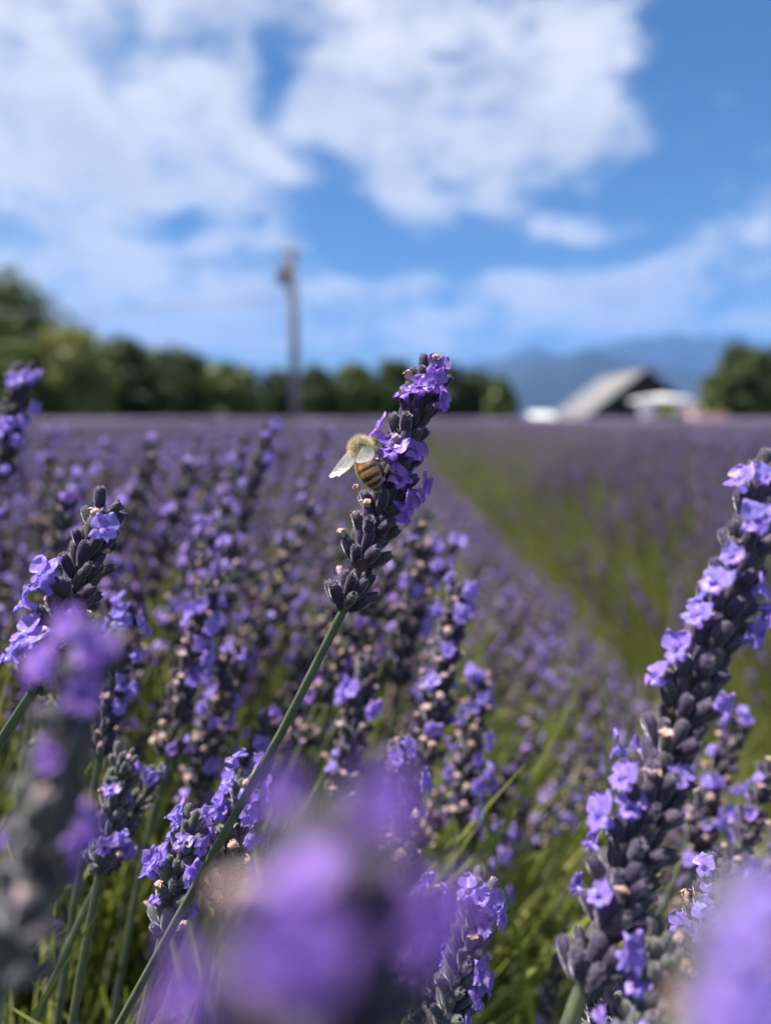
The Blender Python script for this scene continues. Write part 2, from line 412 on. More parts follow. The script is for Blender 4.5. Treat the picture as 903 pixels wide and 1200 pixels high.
# a flower stalk in full detail: stalk > stem, calyx (> floret / withered_floret), bract
def stalk(name, label, b_px, t_px, d0, d1=None, s=1.0, nw=7, n=9, gap=.22, seed=0, green=False, purple=False,
          spots=None, bloom=.2, wither=.35, stem_px=None, stem_r=.95, root_z=.17, group=None, toff=0.0, spread=1.0, fscale=1.0):
    rng = random.Random(seed * 7 + 3)
    d1 = d0 if d1 is None else d1
    p0, p1 = P(*b_px, d0), P(*t_px, d1)
    ax = p1 - p0; L = ax.length; ax.normalize()
    Mh = frame(ax, Vector((0, -1, .2)), p0)
    Mh = Mh @ Matrix.Rotation(rng.uniform(0, 6.28), 4, 'Z')
    # stem path downwards
    path = [p0]
    if stem_px:
        for (px, py, dd) in stem_px: path.append(P(px, py, dd))
        dirn = (path[-1] - path[-2]).normalized()
    else: dirn = -ax
    q = path[-1].copy()
    n = n + 2
    while q.z > root_z:
        dirn = (dirn * .93 + Vector((0, .06, -1)) * .07).normalized()
        q = q + dirn * .02; path.append(q.copy())
    root = path[-1]
    top = [p0 + ax * (L * f) for f in (.35, .7, .93)]
    T = Matrix.Translation(-root)
    e = bpy.data.objects.new(name, None); C.objects.link(e); e.location = root; e.empty_display_size = .01
    tag(e, label, 'lavender', group)
    mb = MB(); pts = list(reversed(path)) + top
    nlow = len(path); r = stem_r * MM
    rad = [r * (1.25 - .25 * i / nlow) for i in range(nlow)] + [r * .95, r * .7, r * .4]
    # resample so the bend is smooth
    tube(mb, [T @ p for p in pts], rad, 16, ridge=.16)
    link('stem', mb.mesh('stem', [M_STEM]), e)
    items = layout(rng, L, s, nw, n, gap, spread)
    info = []
    for it in items:
        M = Mh @ item_matrix(it[1], it[2], it[3]); tip = M @ Vector((0, 0, CAL_L * 1.2)); pr = proj(tip)
        info.append((M, tip, pr))
    chosen = {}
    if spots:
        for (sx, sy) in spots:
            best = min((i for i in range(len(items)) if i not in chosen), key=lambda i: math.hypot(info[i][2][0] - sx, info[i][2][1] - sy) + FPX / d0 * .012 * max(0, .15 + (info[i][0].to_3x3() @ Vector((0, 0, 1))).normalized().dot(FWD)))
            chosen[best] = 1
    cm = CAL_ME_G if green else CAL_ME; fm = FLO_ME_P if purple else FLO_ME
    for i, it in enumerate(items):
        M = T @ info[i][0]
        c = link('calyx', rng.choice(cm), e, M)
        f = it[1].z / L
        u = rng.random()
        if i in chosen:
            link('floret', fm[rng.choice((0, 1, 2, 5, 6, 7))], c, floret_local(rng) @ Matrix.Scale(rng.uniform(.95, 1.15) * fscale, 4))
        elif not spots and u < bloom:
            link('floret', fm[rng.choice((0, 1, 2, 3, 4, 5, 6, 7))], c, floret_local(rng) @ Matrix.Scale(rng.uniform(.85, 1.1), 4))
        elif spots and u < .05 and seed != 1:
            link('floret', fm[rng.choice((3, 4))], c, floret_local(rng) @ Matrix.Scale(rng.uniform(.6, .8), 4))
        elif u < bloom + wither * (1.25 - f):
            link('withered_floret', rng.choice(WIT_ME), c, Matrix.Translation((0, 0, CAL_L * .93)) @ Matrix.Rotation(R(rng.uniform(-25, 25)), 4, 'X') @ Matrix.Scale(rng.uniform(.7, 1.0), 4))
    for wi in range(nw):
        zs = [it[1].z for it in items if it[0] == wi]
        for k in range(2):
            ph = rng.uniform(0, 6.28); dv = Vector((math.cos(ph) * .62, math.sin(ph) * .62, .8))
            link('bract', rng.choice(BRA_ME), e, T @ Mh @ item_matrix(Vector((math.cos(ph), math.sin(ph), 0)) * .9 * MM * s + Vector((0, 0, min(zs) - .3 * MM)), dv, s * .8))
    return e

#GEOM

# ------------------------------------------------------------------ the setting
def plain(name, col, rough=.85, scale=None, var=.3, metal=0):
    m, t, b, o = mat(name)
    b.inputs['Roughness'].default_value = rough; b.inputs['Metallic'].default_value = metal
    if scale:
        tcn = t.nodes.new('ShaderNodeTexCoord')
        n = nd(t, 'ShaderNodeTexNoise', {'Vector': tcn.outputs['Object'], 'Scale': scale, 'Detail': 6.0})
        lo = tuple(c * (1 - var) for c in col); hi = tuple(min(1, c * (1 + var)) for c in col)
        t.links.new(ramp(t, n.outputs['Fac'], [(.3, lo), (.7, hi)]), b.inputs['Base Color'])
    else: b.inputs['Base Color'].default_value = (*col, 1)
    return m
FIELD_Y = 62.0
m, t, b, o = mat('ground_earth'); M_GROUND = m
g = t.nodes.new('ShaderNodeNewGeometry')
n1 = nd(t, 'ShaderNodeTexNoise', {'Vector': g.outputs['Position'], 'Scale': 9.0, 'Detail': 6.0})
n2 = nd(t, 'ShaderNodeTexNoise', {'Vector': g.outputs['Position'], 'Scale': .05, 'Detail': 5.0})
soil = ramp(t, n1.outputs['Fac'], [(.3, (.05, .035, .022)), (.55, (.075, .075, .025)), (.75, (.11, .12, .035))])
turf = ramp(t, n2.outputs['Fac'], [(.3, (.07, .10, .03)), (.7, (.13, .15, .05))])
sp = nd(t, 'ShaderNodeSeparateXYZ', {0: g.outputs['Position']})
mr = nd(t, 'ShaderNodeMapRange', {0: sp.outputs[1], 1: FIELD_Y - 1, 2: FIELD_Y + 2})
mx = nd(t, 'ShaderNodeMix', {0: mr.outputs[0], 6: soil, 7: turf}, data_type='RGBA')
t.links.new(mx.outputs[2], b.inputs['Base Color']); b.inputs['Roughness'].default_value = .95
gm = MB(); G = 19000
gm.add([(-G, -G, 0), (G, -G, 0), (G, G, 0), (-G, G, 0)], [(0, 1, 2, 3)])
tag(link('ground', gm.mesh('ground', [M_GROUND], False)), kind='structure')

# mountains: two ranges, heights along the skyline by direction
def ridge(name, dist, ctrl, colr, seed, az0=-75, az1=75):
    cols = []
    azs = [R(az0 + (az1 - az0) * i / 260) for i in range(261)]
    cx = [c[0] for c in ctrl]; cyy = [c[1] for c in ctrl]
    prof = [(.80, 0), (.86, .30), (.92, .62), (.97, .90), (1.0, 1.0), (1.05, .8), (1.12, .4), (1.18, 0)]
    vs = []; fs = []
    for a in azs:
        px = 451.5 + FPX * math.tan(a)
        h = np.interp(px, cx, cyy) / FPX * dist / math.cos(a) if abs(a) < R(80) else 0
        for k, (rr, hh) in enumerate(prof):
            n_ = noise.fractal(Vector((a * 14 + seed, rr * 9, seed)), 1.0, 2.0, 5)
            z = h * hh * (1 + .16 * n_) + (h * .05 * noise.fractal(Vector((a * 60, rr * 30, seed)), 1, 2, 4) if 0 < k < 7 else 0)
            if k in (0, 7): z = -.5
            D = dist * rr / math.cos(a) * (1 if abs(a) < R(60) else math.cos(a) / .5)
            vs.append((D * math.sin(a), D * math.cos(a), z))
    K = len(prof)
    for i in range(len(azs) - 1):
        for k in range(K - 1):
            fs.append((i * K + k, (i + 1) * K + k, (i + 1) * K + k + 1, i * K + k + 1))
    mb = MB().add(vs, fs)
    return tag(link(name, mb.mesh(name, [plain(name + '_forest', colr, .95, .0012, .35)])), kind='structure')
ridge('hills', 7500, [(-2000, 40), (-300, 44), (200, 48), (300, 52), (420, 40), (520, 46), (600, 62), (680, 72), (740, 66), (800, 48), (903, 42), (1400, 52), (3000, 40)], (.016, .030, .036), 3.0)
ridge('mountains', 13500, [(-2000, 60), (-300, 55), (100, 52), (270, 62), (330, 52), (480, 56), (620, 74), (690, 78), (740, 83), (790, 91), (840, 88), (880, 72), (930, 66), (1300, 90), (3000, 60)], (.022, .036, .052), 8.0)

# haze
hb = MB(); box(hb, -20000, 20000, -20000, 20000, -2.0, 2300)
m = bpy.data.materials.new('haze_air'); m.use_nodes = True; t = m.node_tree; t.nodes.clear()
pv = t.nodes.new('ShaderNodeVolumePrincipled'); oo = t.nodes.new('ShaderNodeOutputMaterial')
pv.inputs['Color'].default_value = (.16, .39, .95, 1); pv.inputs['Density'].default_value = 5.2e-5
pv.inputs['Anisotropy'].default_value = 0.0
t.links.new(pv.outputs[0], oo.inputs['Volume'])
tag(link('haze', hb.mesh('haze', [m], False)), kind='stuff')

# ------------------------------------------------------------------ lavender rows
ROWS = [-5.55, -4.25, -2.95, -1.65, -0.35, 1.00, 2.28, 3.58, 4.88, 6.18]
HALF = .70
def tip_drop(u): return .018 + .25 * (min(abs(u), .80) / .62) ** 2.6     # how far the flower tips lie below eye level
def lean_dir(u, rng):
    side = R(max(-40, min(40, 44 * u + 6)) + rng.gauss(0, 6)); fw = R(rng.gauss(0, 9))
    return Vector((math.sin(side), math.sin(fw), math.cos(side) * math.cos(fw))).normalized()

# mid-distance flower heads: lighter pieces
cal_lo = [calyx_mb(7, 4, 0, rg) for _ in range(3)]; flo_lo = [floret_mb(2, 2, 0, rg, op) for op in (1.0, .8, .6)]
wit_lo = [wither_mb(5, rg) for _ in range(3)]
cal_xx = calyx_mb(5, 3, 0, rg); flo_xx = floret_mb(1, 1, 0, rg, .9)
KINDS = [('violet florets all the way up', .34, .28), ('violet florets at the tip over brown withered blooms', .24, .60),
         ('only a few violet florets on a dark head', .13, .42), ('florets and pale withered blooms mixed evenly', .27, .45)]
STEM_L = .27
protos = []            # per variant: list of (part name, mesh) and matrices
col_near = bpy.data.collections.new('head_shapes'); col_far = bpy.data.collections.new('head_shapes_far')
for v in range(12):
    rng = random.Random(100 + v); kd = v % 4
    bloomp, withp = KINDS[kd][1:]
    L = rng.uniform(.038, .062); s = rng.uniform(.82, 1.0); nw = int(L / .0072)
    its = layout(rng, L, s, nw, 8, rng.choice((.16, .20, .25)))
    bx_, by_ = rng.uniform(-.018, .018), rng.uniform(-.012, .012)
    sp_ = lambda q: Vector((bx_ * math.sin(q * 3.14), by_ * math.sin(q * 3.14), STEM_L * q))
    st = MB(); tube(st, [sp_(q / 6) for q in range(7)] + [(0, 0, STEM_L + L * .5), (0, 0, STEM_L + L * .9)], [1.1 * MM] * 6 + [.95 * MM, .7 * MM, .3 * MM], 6)
    Hm = Matrix.Translation((0, 0, STEM_L))
    parts = [('stem', st.mesh('stem', [M_STEM]), None)]
    whole = MB(); whole.put(st, Matrix(), 0); far = MB(); tube(far, [(0, 0, STEM_L * .45), (0, 0, STEM_L + L * .8)], [1.3 * MM, .9 * MM], 4, 0)
    whs = [MB() for _ in range(nw)]
    fl = []
    for (wi, base, d, sz) in its:
        M = Hm @ item_matrix(base, d, sz)
        whs[wi].put(rng.choice(cal_lo), M, 0); far.put(cal_xx, M, 1)
        f = base.z / L; u = rng.random(); bp = bloomp * (1.5 if (kd == 1 and f > .6) else (.35 if kd == 1 else 1))
        if u < bp: fl.append((rng.choice((0, 0, 1, 2)), M @ floret_local(rng) @ Matrix.Scale(rng.uniform(.72, 1.0), 4)))
        elif u < bp + withp * (1.2 - f):
            MW = M @ Matrix.Translation((0, 0, CAL_L * .93)) @ Matrix.Scale(rng.uniform(.8, 1.1), 4)
            whs[wi].put(rng.choice(wit_lo), MW, 1); far.put(wit_lo[0], MW, 2)
    for wm in whs:
        parts.append(('calyx_whorl', wm.mesh('calyx_whorl', [M_CALYX, M_WITHER]), None))
        o_ = len(whole.v); whole.v.extend(wm.v); whole.f.extend([tuple(i + o_ for i in q) for q in wm.f]); whole.m.extend([1 if q == 0 else 2 for q in wm.m])
    pm = M_PETAL if v % 3 else M_PETAL_P
    fmes = [q.mesh('floret', [pm]) for q in flo_lo]
    for (k, M) in fl:
        parts.append(('floret', fmes[k], M)); whole.put(flo_lo[k], M, 3); far.put(flo_xx, M, 3)
    protos.append((kd, parts, L))
    mats = [M_STEM, M_CALYX, M_WITHER, pm]
    col_near.objects.link(bpy.data.objects.new('head_shape_%02d' % v, whole.mesh('head_shape', mats)))
    col_far.objects.link(bpy.data.objects.new('head_shape_far_%02d' % v, far.mesh('head_shape_far', mats)))

# scatter
rng = random.Random(77)
spots_all = []          # (pixel size rank, position of root, direction, yaw, scale, variant)
for ri, xc in enumerate(ROWS):
    near = ri in (4, 5)
    y = .20 if near else .6
    y = {4: -.15, 5: -.1}.get(ri, .3)
    ymax = 13.0 if abs(xc) < 3 else 9.0
    while y < ymax:
        dens = 1400 if y < 1.6 else (850 if y < 3 else 480)
        if not near: dens = min(dens, 520)
        dy = .05; cnt = dens * 2 * HALF * dy
        for _ in range(int(cnt) + (rng.random() < cnt % 1)):
            u = rng.uniform(-HALF, HALF)
            x = xc + u; yy = y + rng.random() * dy
            # plants stand about every 0.45 m along the row
            bump_ = .016 * math.cos(2 * math.pi * yy / .47 + ri)
            tipz = CAM_Z - tip_drop(u) - abs(rng.gauss(0, .030)) + bump_ * .6 - .006
            if rng.random() < .04: tipz += .02
            if abs(u) > .62 and rng.random() < .4: continue
            if ri == 5 and u < -.50 and rng.random() < .55: continue
            d = lean_dir(u, rng)
            v = rng.randrange(12); s_ = rng.uniform(.86, 1.1)
            tip = Vector((x, yy, tipz))
            # anything within 23 cm of the lens is placed by hand further down
            if (tip - CAM).dot(FWD) < .25 and -.35 < x < .38: continue
            root = tip - d * ((STEM_L + protos[v][2]) * s_)
            if any((root + d * (STEM_L * s_ * q) - CAM).length < .20 for q in (.3, .6, .9, 1.1)): continue
            spots_all.append((root, d, rng.uniform(0, 6.28), s_, v, tip))
        y += dy
# the row's crest comes close on one side of the lens: tall stalks standing a hand's breadth to half a metre away
rng = random.Random(21)
for k in range(84):
    dd = (.235 + .30 * rng.random() ** 1.2) if k < 50 else rng.uniform(.36, .75); px = rng.uniform(-40, 400) if k < 38 or k >= 50 else rng.uniform(400, 560)
    py = rng.uniform(505, 640) if k < 38 or k >= 50 else rng.uniform(600, 760)
    tip = P(px, py, dd); u = tip.x - ROWS[4]; d = lean_dir(u, rng); v = rng.randrange(12); s_ = rng.uniform(.92, 1.12)
    spots_all.append((tip - d * ((STEM_L + protos[v][2]) * s_), d, rng.uniform(0, 6.28), s_, v, tip))
def in_frame(p, m=25):
    q = proj(p)
    return q and -m < q[0] < 903 + m and -m < q[1] < 1200 + m
vis = [i for i, q in enumerate(spots_all) if in_frame(q[5], 5)]
vis.sort(key=lambda i: (spots_all[i][5] - CAM).length)
N_IND = 262
ind = set(vis[:N_IND])
ZONES = ['on the crest of the near row', 'on the flank facing the green path', 'in the row across the green path']
LOOKS = ['violet florets all up its head', 'violet tip above brown withered blooms', 'dark head with only few florets', 'florets and withered blooms mixed']
def inst_quat(d, yaw): return ZUP.rotation_difference(d) @ Quaternion(ZUP, yaw)
rest = []
for i, (root, d, yaw, s_, v, tip) in enumerate(spots_all):
    if i not in ind: rest.append(i); continue
    kd, parts, L = protos[v]
    e = bpy.data.objects.new('lavender_stalk', None); C.objects.link(e); e.empty_display_size = .01
    e.rotation_mode = 'QUATERNION'; e.location = root; e.rotation_quaternion = inst_quat(d, yaw); e.scale = (s_,) * 3
    zone = 2 if tip.x > .36 else (1 if tip.x > ROWS[4] + .32 else 0)
    tag(e, 'lavender stalk ' + ZONES[zone] + ', ' + LOOKS[kd], 'lavender', 'lavender stalks ' + ZONES[zone] + ', ' + LOOKS[kd])
    for (nm, me, M) in parts: link(nm, me, e, M)

def scatter(name, pts, quats, scl, idx, coll, label, cat):
    me = bpy.data.meshes.new(name); me.from_pydata([tuple(p) for p in pts], [], [])
    a = me.attributes.new('rot', 'FLOAT_VECTOR', 'POINT')
    a.data.foreach_set('vector', np.array([tuple(q.to_euler()) for q in quats], dtype=np.float32).ravel())
    a = me.attributes.new('scl', 'FLOAT', 'POINT'); a.data.foreach_set('value', np.array(scl, dtype=np.float32))
    a = me.attributes.new('idx', 'INT', 'POINT'); a.data.foreach_set('value', np.array(idx, dtype=np.int32))
    o = link(name, me)
    ng = bpy.data.node_groups.new(name + '_nodes', 'GeometryNodeTree')
    ng.interface.new_socket('Geometry', in_out='INPUT', socket_type='NodeSocketGeometry')
    ng.interface.new_socket('Geometry', in_out='OUTPUT', socket_type='NodeSocketGeometry')
    gi = ng.nodes.new('NodeGroupInput'); go = ng.nodes.new('NodeGroupOutput')
    ci = ng.nodes.new('GeometryNodeCollectionInfo'); ci.inputs['Collection'].default_value = coll
    ci.inputs['Separate Children'].default_value = True; ci.inputs['Reset Children'].default_value = True
    ip = ng.nodes.new('GeometryNodeInstanceOnPoints'); ip.inputs['Pick Instance'].default_value = True
    def attr(nm, dt):
        n = ng.nodes.new('GeometryNodeInputNamedAttribute'); n.data_type = dt; n.inputs['Name'].default_value = nm
        return n.outputs['Attribute']
    e2r = ng.nodes.new('FunctionNodeEulerToRotation')
    ng.links.new(attr('rot', 'FLOAT_VECTOR'), e2r.inputs[0])
    ng.links.new(gi.outputs[0], ip.inputs['Points']); ng.links.new(ci.outputs[0], ip.inputs['Instance'])
    ng.links.new(attr('idx', 'INT'), ip.inputs['Instance Index']); ng.links.new(e2r.outputs[0], ip.inputs['Rotation'])
    ng.links.new(attr('scl', 'FLOAT'), ip.inputs['Scale']); ng.links.new(ip.outputs[0], go.inputs[0])
    o.modifiers.new('scatter', 'NODES').node_group = ng
    tag(o, label, cat, kind='stuff'); return o
nearr = [i for i in rest if (spots_all[i][5] - CAM).length < 2.6]
farr = [i for i in rest if (spots_all[i][5] - CAM).length >= 2.6]
for nm, ids, coll, lab in (('lavender_flowers', nearr, col_near, 'mass of violet lavender heads filling the rows behind the nearest stalks'),
                           ('distant_lavender_flowers', farr, col_far, 'purple haze of lavender heads in the rows towards the trees')):
    q = [spots_all[i] for i in ids]
    scatter(nm, [a[0] for a in q], [inst_quat(a[1], a[2]) for a in q], [a[3] for a in q], [a[4] for a in q], coll, lab, 'lavender')

# leaves and bare green shoots below the flowers
def tuft_mb(rng, n, l0, l1, wd, spread, m_i=0):
    mb = MB()
    for k in range(n):
        ph = rng.uniform(0, 6.28); tl = R(abs(rng.gauss(0, spread))); ln = rng.uniform(l0, l1)
        d = Vector((math.sin(tl) * math.cos(ph), math.sin(tl) * math.sin(ph), math.cos(tl)))
        sd_ = d.cross(Vector((math.cos(ph + 1), math.sin(ph + 1), .2))).normalized()
        b0 = Vector((math.cos(ph), math.sin(ph), 0)) * rng.uniform(0, .016)
        cv = Vector((math.cos(ph), math.sin(ph), -.4)) * ln * rng.uniform(0, .22)
        vs = []; W = wd * rng.uniform(.7, 1.2)
        for q, wq in ((0, .7), (.35, 1), (.7, .9), (1, .15)):
            c = b0 + d * (ln * q) + cv * q * q
            vs += [c - sd_ * W * wq * .5, c + sd_ * W * wq * .5]
        mb.add(vs, [(0, 1, 3, 2), (2, 3, 5, 4), (4, 5, 7, 6)], m_i)
    return mb
col_leaf = bpy.data.collections.new('leaf_shapes'); col_grass = bpy.data.collections.new('grass_shapes')
for v in range(6):
    r_ = random.Random(300 + v)
    mb = tuft_mb(r_, 26, .05, .12, .0030, 20)
    mb2 = tuft_mb(r_, 16, .10, .20, .0019, 12); mb.put(mb2, Matrix())
    col_leaf.objects.link(bpy.data.objects.new('leaf_shape_%d' % v, mb.mesh('leaf_shape', [M_LEAF])))
    mg = tuft_mb(r_, 22, .03, .10, .0030, 26)
    col_grass.objects.link(bpy.data.objects.new('grass_shape_%d' % v, mg.mesh('grass_shape', [M_GRASS])))
pts, qs, sl, ix = [], [], [], []
rng = random.Random(9)
for ri, xc in enumerate(ROWS):
    y = -.4
    while y < 9:
        dens = (2400 if y < .9 else (1500 if y < 1.6 else 700)) if ri in (4, 5) else 420
        if y > 3: dens = 320
        cnt = dens * 1.28 * .05
        for _ in range(int(cnt)):
            u = rng.uniform(-.64, .64); yy = y + rng.random() * .05
            z = CAM_Z - tip_drop(u) - (.245 if (ri == 4 and (u < .34 or yy < .5)) else .30) + rng.uniform(-.05, .03)
            z = max(z, .02)
            d = lean_dir(u * 1.1, rng)
            p = Vector((xc + u, yy, z))
            if (p - CAM).length < .30 or (p.y < .24 and (p - CAM).length < .38): continue
            pts.append(p); qs.append(inst_quat(d, rng.uniform(0, 6.28))); sl.append(rng.uniform(.75, 1.25)); ix.append(rng.randrange(6))
        y += .05
scatter('lavender_foliage', pts, qs, sl, ix, col_leaf, 'yellow-green narrow leaves and shoots of the lavender bushes below the flowers', 'foliage')
pts, qs, sl, ix = [], [], [], []
for k in range(len(ROWS) - 1):
    xm = (ROWS[k] + ROWS[k + 1]) / 2
    y = -.3; near = k in (3, 4, 5)
    while y < 9:
        for _ in range(int((700 if near and y < 4 else 250) * .34 * .1)):
            x = xm + rng.uniform(-.14, .14)
            pts.append(Vector((x, y + rng.random() * .1, -.005))); qs.append(inst_quat(Vector((rng.gauss(.05, .15), rng.gauss(0, .15), 1)).normalized(), rng.uniform(0, 6.28)))
            sl.append(rng.uniform(.7, 1.5)); ix.append(rng.randrange(6))
        y += .1
scatter('path_grass', pts, qs, sl, ix, col_grass, 'grass growing in the paths between the lavender rows', 'grass')
# woody hearts of the bushes, and the far rows beyond those built head by head
def mound(name, xc, y0, y1, top, half, step, matl, kind, label=None, cat=None):
    n = max(2, int((y1 - y0) / step)); vs = []; fs = []; K = 13
    for i in range(n + 1):
        y = y0 + (y1 - y0) * i / n
        for k in range(K):
            a = math.pi * k / (K - 1); u = -math.cos(a) * half
            z = top * math.sin(a) ** .6 if 0 < k < K - 1 else -.02
            nn = noise.fractal(Vector((xc * 3 + u * 9, y * 9, 1.7)), 1, 2, 4)
            vs.append((xc + u * (1 + .06 * nn), y, z * (1 + .10 * nn)))
    for i in range(n):
        for k in range(K - 1):
            fs.append((i * K + k, i * K + k + 1, (i + 1) * K + k + 1, (i + 1) * K + k))
    return vs, fs
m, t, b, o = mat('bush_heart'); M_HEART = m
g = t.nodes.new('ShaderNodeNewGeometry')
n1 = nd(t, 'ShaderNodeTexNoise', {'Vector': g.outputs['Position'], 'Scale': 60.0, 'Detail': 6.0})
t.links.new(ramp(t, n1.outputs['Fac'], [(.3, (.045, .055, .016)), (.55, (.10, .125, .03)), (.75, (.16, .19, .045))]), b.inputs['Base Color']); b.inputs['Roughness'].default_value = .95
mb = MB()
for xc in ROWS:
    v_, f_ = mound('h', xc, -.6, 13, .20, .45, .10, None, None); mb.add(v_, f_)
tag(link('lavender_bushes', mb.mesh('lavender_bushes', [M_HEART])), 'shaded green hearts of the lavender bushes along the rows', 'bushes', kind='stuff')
m, t, b, o = mat('far_lavender'); M_FARLAV = m
g = t.nodes.new('ShaderNodeNewGeometry')
n1 = nd(t, 'ShaderNodeTexNoise', {'Vector': g.outputs['Position'], 'Scale': 28.0, 'Detail': 5.0})
t.links.new(ramp(t, n1.outputs['Fac'], [(.25, (.030, .026, .034)), (.5, (.085, .058, .115)), (.75, (.19, .13, .27))]), b.inputs['Base Color']); b.inputs['Roughness'].default_value = .9
mb = MB()
xc = -38.15 - 6.5
while xc < 46:
    y0 = 12.6 if any(abs(xc - q) < .5 and abs(q) < 3 for q in ROWS) else (8.8 if -6.2 < xc < 6.9 else max(6.0, abs(xc) * 1.1))
    v_, f_ = mound('f', xc, y0, FIELD_Y, CAM_Z - .035, .62, .45, None, None); mb.add(v_, f_); xc += 1.3
tag(link('lavender_field', mb.mesh('lavender_field', [M_FARLAV])), 'distant purple lavender rows reaching to the tree line', 'lavender field', kind='stuff')

# ------------------------------------------------------------------ trees, pole, barn
M_BARK = plain('bark', (.09, .065, .045), .9, 3.0)
def leafmat(name, c):
    return make_leaf(name, [(0, tuple(q * .6 for q in c)), (.5, c), (1, tuple(min(1, q * 1.45) for q in c))], .30)
LM = {'dark': leafmat('leaf_dark', (.056, .080, .024)), 'mid': leafmat('leaf_mid', (.10, .13, .032)),
      'light': leafmat('leaf_light', (.21, .22, .055)), 'ever': leafmat('leaf_evergreen', (.042, .062, .024))}
def tree(px, top_py, wpx, d, kind, label, shape='round', seed=0, group='trees along the far edge of the field', nleaf=4200):
    rng = random.Random(seed + 900)
    base = P(px, 490, d); base.z = 0
    h = (490 - top_py) / FPX * d * 1.0 + CAM_Z; wd = wpx / FPX * d * .5
    e = bpy.data.objects.new('tree', None); C.objects.link(e); e.location = base
    tag(e, label, 'tree', group)
    tr = MB(); tp = [Vector((rng.uniform(-.04, .04) * h * q, rng.uniform(-.04, .04) * h * q, h * q)) for q in (0, .2, .45, .7, .92)]
    r0 = .022 * h + .06
    tube(tr, tp, [r0, r0 * .8, r0 * .6, r0 * .35, r0 * .12], 8)
    clumps = []
    nc = 34
    for k in range(nc):
        q = (k + .5) / nc
        z = h * (.07 + .88 * q)
        if shape == 'cone': rr = wd * (1.02 - q) ** .8
        elif shape == 'tall': rr = wd * min(1, math.sin(math.pi * min(1, .18 + .80 * q)) ** .7 * (1.15 - .55 * q))
        else: rr = wd * math.sin(math.pi * (.22 + .74 * q)) ** .55
        a = k * 2.4 + rng.uniform(-.4, .4); rad = rr * rng.uniform(.35, .82)
        c = Vector((math.cos(a) * rad, math.sin(a) * rad, z)); cs = (wd * .42 if shape != 'cone' else wd * .36 * (1.15 - q)) * rng.uniform(.7, 1.15)
        clumps.append((c, cs))
        if k % 4 == 0 and q < .8: tube(tr, [Vector((0, 0, z * .7)), c * .5 + Vector((0, 0, z * .45)), c], [r0 * .3, r0 * .2, r0 * .06], 5)
    link('trunk', tr.mesh('trunk', [M_BARK]), e)
    vs = []; fs = []
    lsz = .0042 * d
    for i in range(nleaf):
        c, cs = clumps[rng.randrange(nc)]
        v = Vector((rng.gauss(0, 1), rng.gauss(0, 1), rng.gauss(0, 1))).normalized() * (rng.random() ** .4)
        p = c + Vector((v.x * cs, v.y * cs, v.z * cs * .75))
        p.z = max(p.z, .1)
        nn = (v + Vector((rng.gauss(0, .6), rng.gauss(0, .6), rng.gauss(.3, .6)))).normalized()
        x = nn.orthogonal().normalized(); x.rotate(Quaternion(nn, rng.uniform(0, 6.28))); y = nn.cross(x)
        a = lsz * rng.uniform(.6, 1.3); b_ = a * rng.uniform(.5, .8); o = len(vs)
        vs += [p - x * a, p - y * b_, p + x * a, p + y * b_]; fs.append((o, o + 1, o + 2, o + 3))
    link('crown', MB().add(vs, fs).mesh('crown', [LM[kind]], False), e)
    return e
tree(4, 334, 225, 76, 'mid', 'tallest broad olive tree at the end of the tree line', 'tall', 1, nleaf=13000)
tree(-45, 372, 120, 78, 'dark', 'broad dark tree behind the tallest tree', 'round', 2)
tree(88, 388, 105, 68, 'light', 'yellow-green rounded tree beside the tallest tree', 'round', 3, nleaf=6500)
tree(35, 405, 90, 66, 'mid', 'mid-green bushy tree in front of the tallest tree', 'round', 4, nleaf=5500)
tree(150, 402, 92, 84, 'dark', 'tall dark round tree just past the yellow-green one', 'round', 5, nleaf=5500)
tree(212, 414, 92, 84, 'dark', 'dark broad tree between the tall round one and a lower paler one', 'round', 6, nleaf=5500)
tree(266, 431, 84, 84, 'mid', 'lower olive tree at the end of the tree block, with a gap of hills beyond', 'round', 7)
tree(303, 462, 40, 96, 'mid', 'lowest olive tree in the gap before the utility pole', 'round', 41)
tree(327, 437, 54, 92, 'ever', 'small dark tree just behind the utility pole', 'round', 8)
tree(372, 433, 62, 92, 'dark', 'dark round tree beside the utility pole', 'round', 9)
tree(418, 428, 60, 92, 'mid', 'mid-green tree seen beyond the bee', 'round', 10)
tree(462, 424, 66, 92, 'dark', 'dark tree right behind the tip of the bee flower', 'round', 11)
tree(520, 430, 78, 92, 'ever', 'dark wide tree past the tip of the bee flower', 'round', 12, nleaf=5000)
tree(558, 436, 44, 94, 'dark', 'narrow dark tree beside the small pointed tree', 'round', 13)
tree(585, 447, 44, 88, 'mid', 'small pointed olive tree at the end nearest the barn', 'tall', 14)
tree(868, 410, 92, 80, 'dark', 'dark round tree on the far side of the barn', 'round', 15, nleaf=6000)
tree(925, 404, 110, 84, 'ever', 'big dark tree cut by the frame edge beyond the barn', 'round', 16, nleaf=6000)
tree(838, 440, 44, 78, 'mid', 'low olive bushy tree next to the white canopy', 'round', 17)

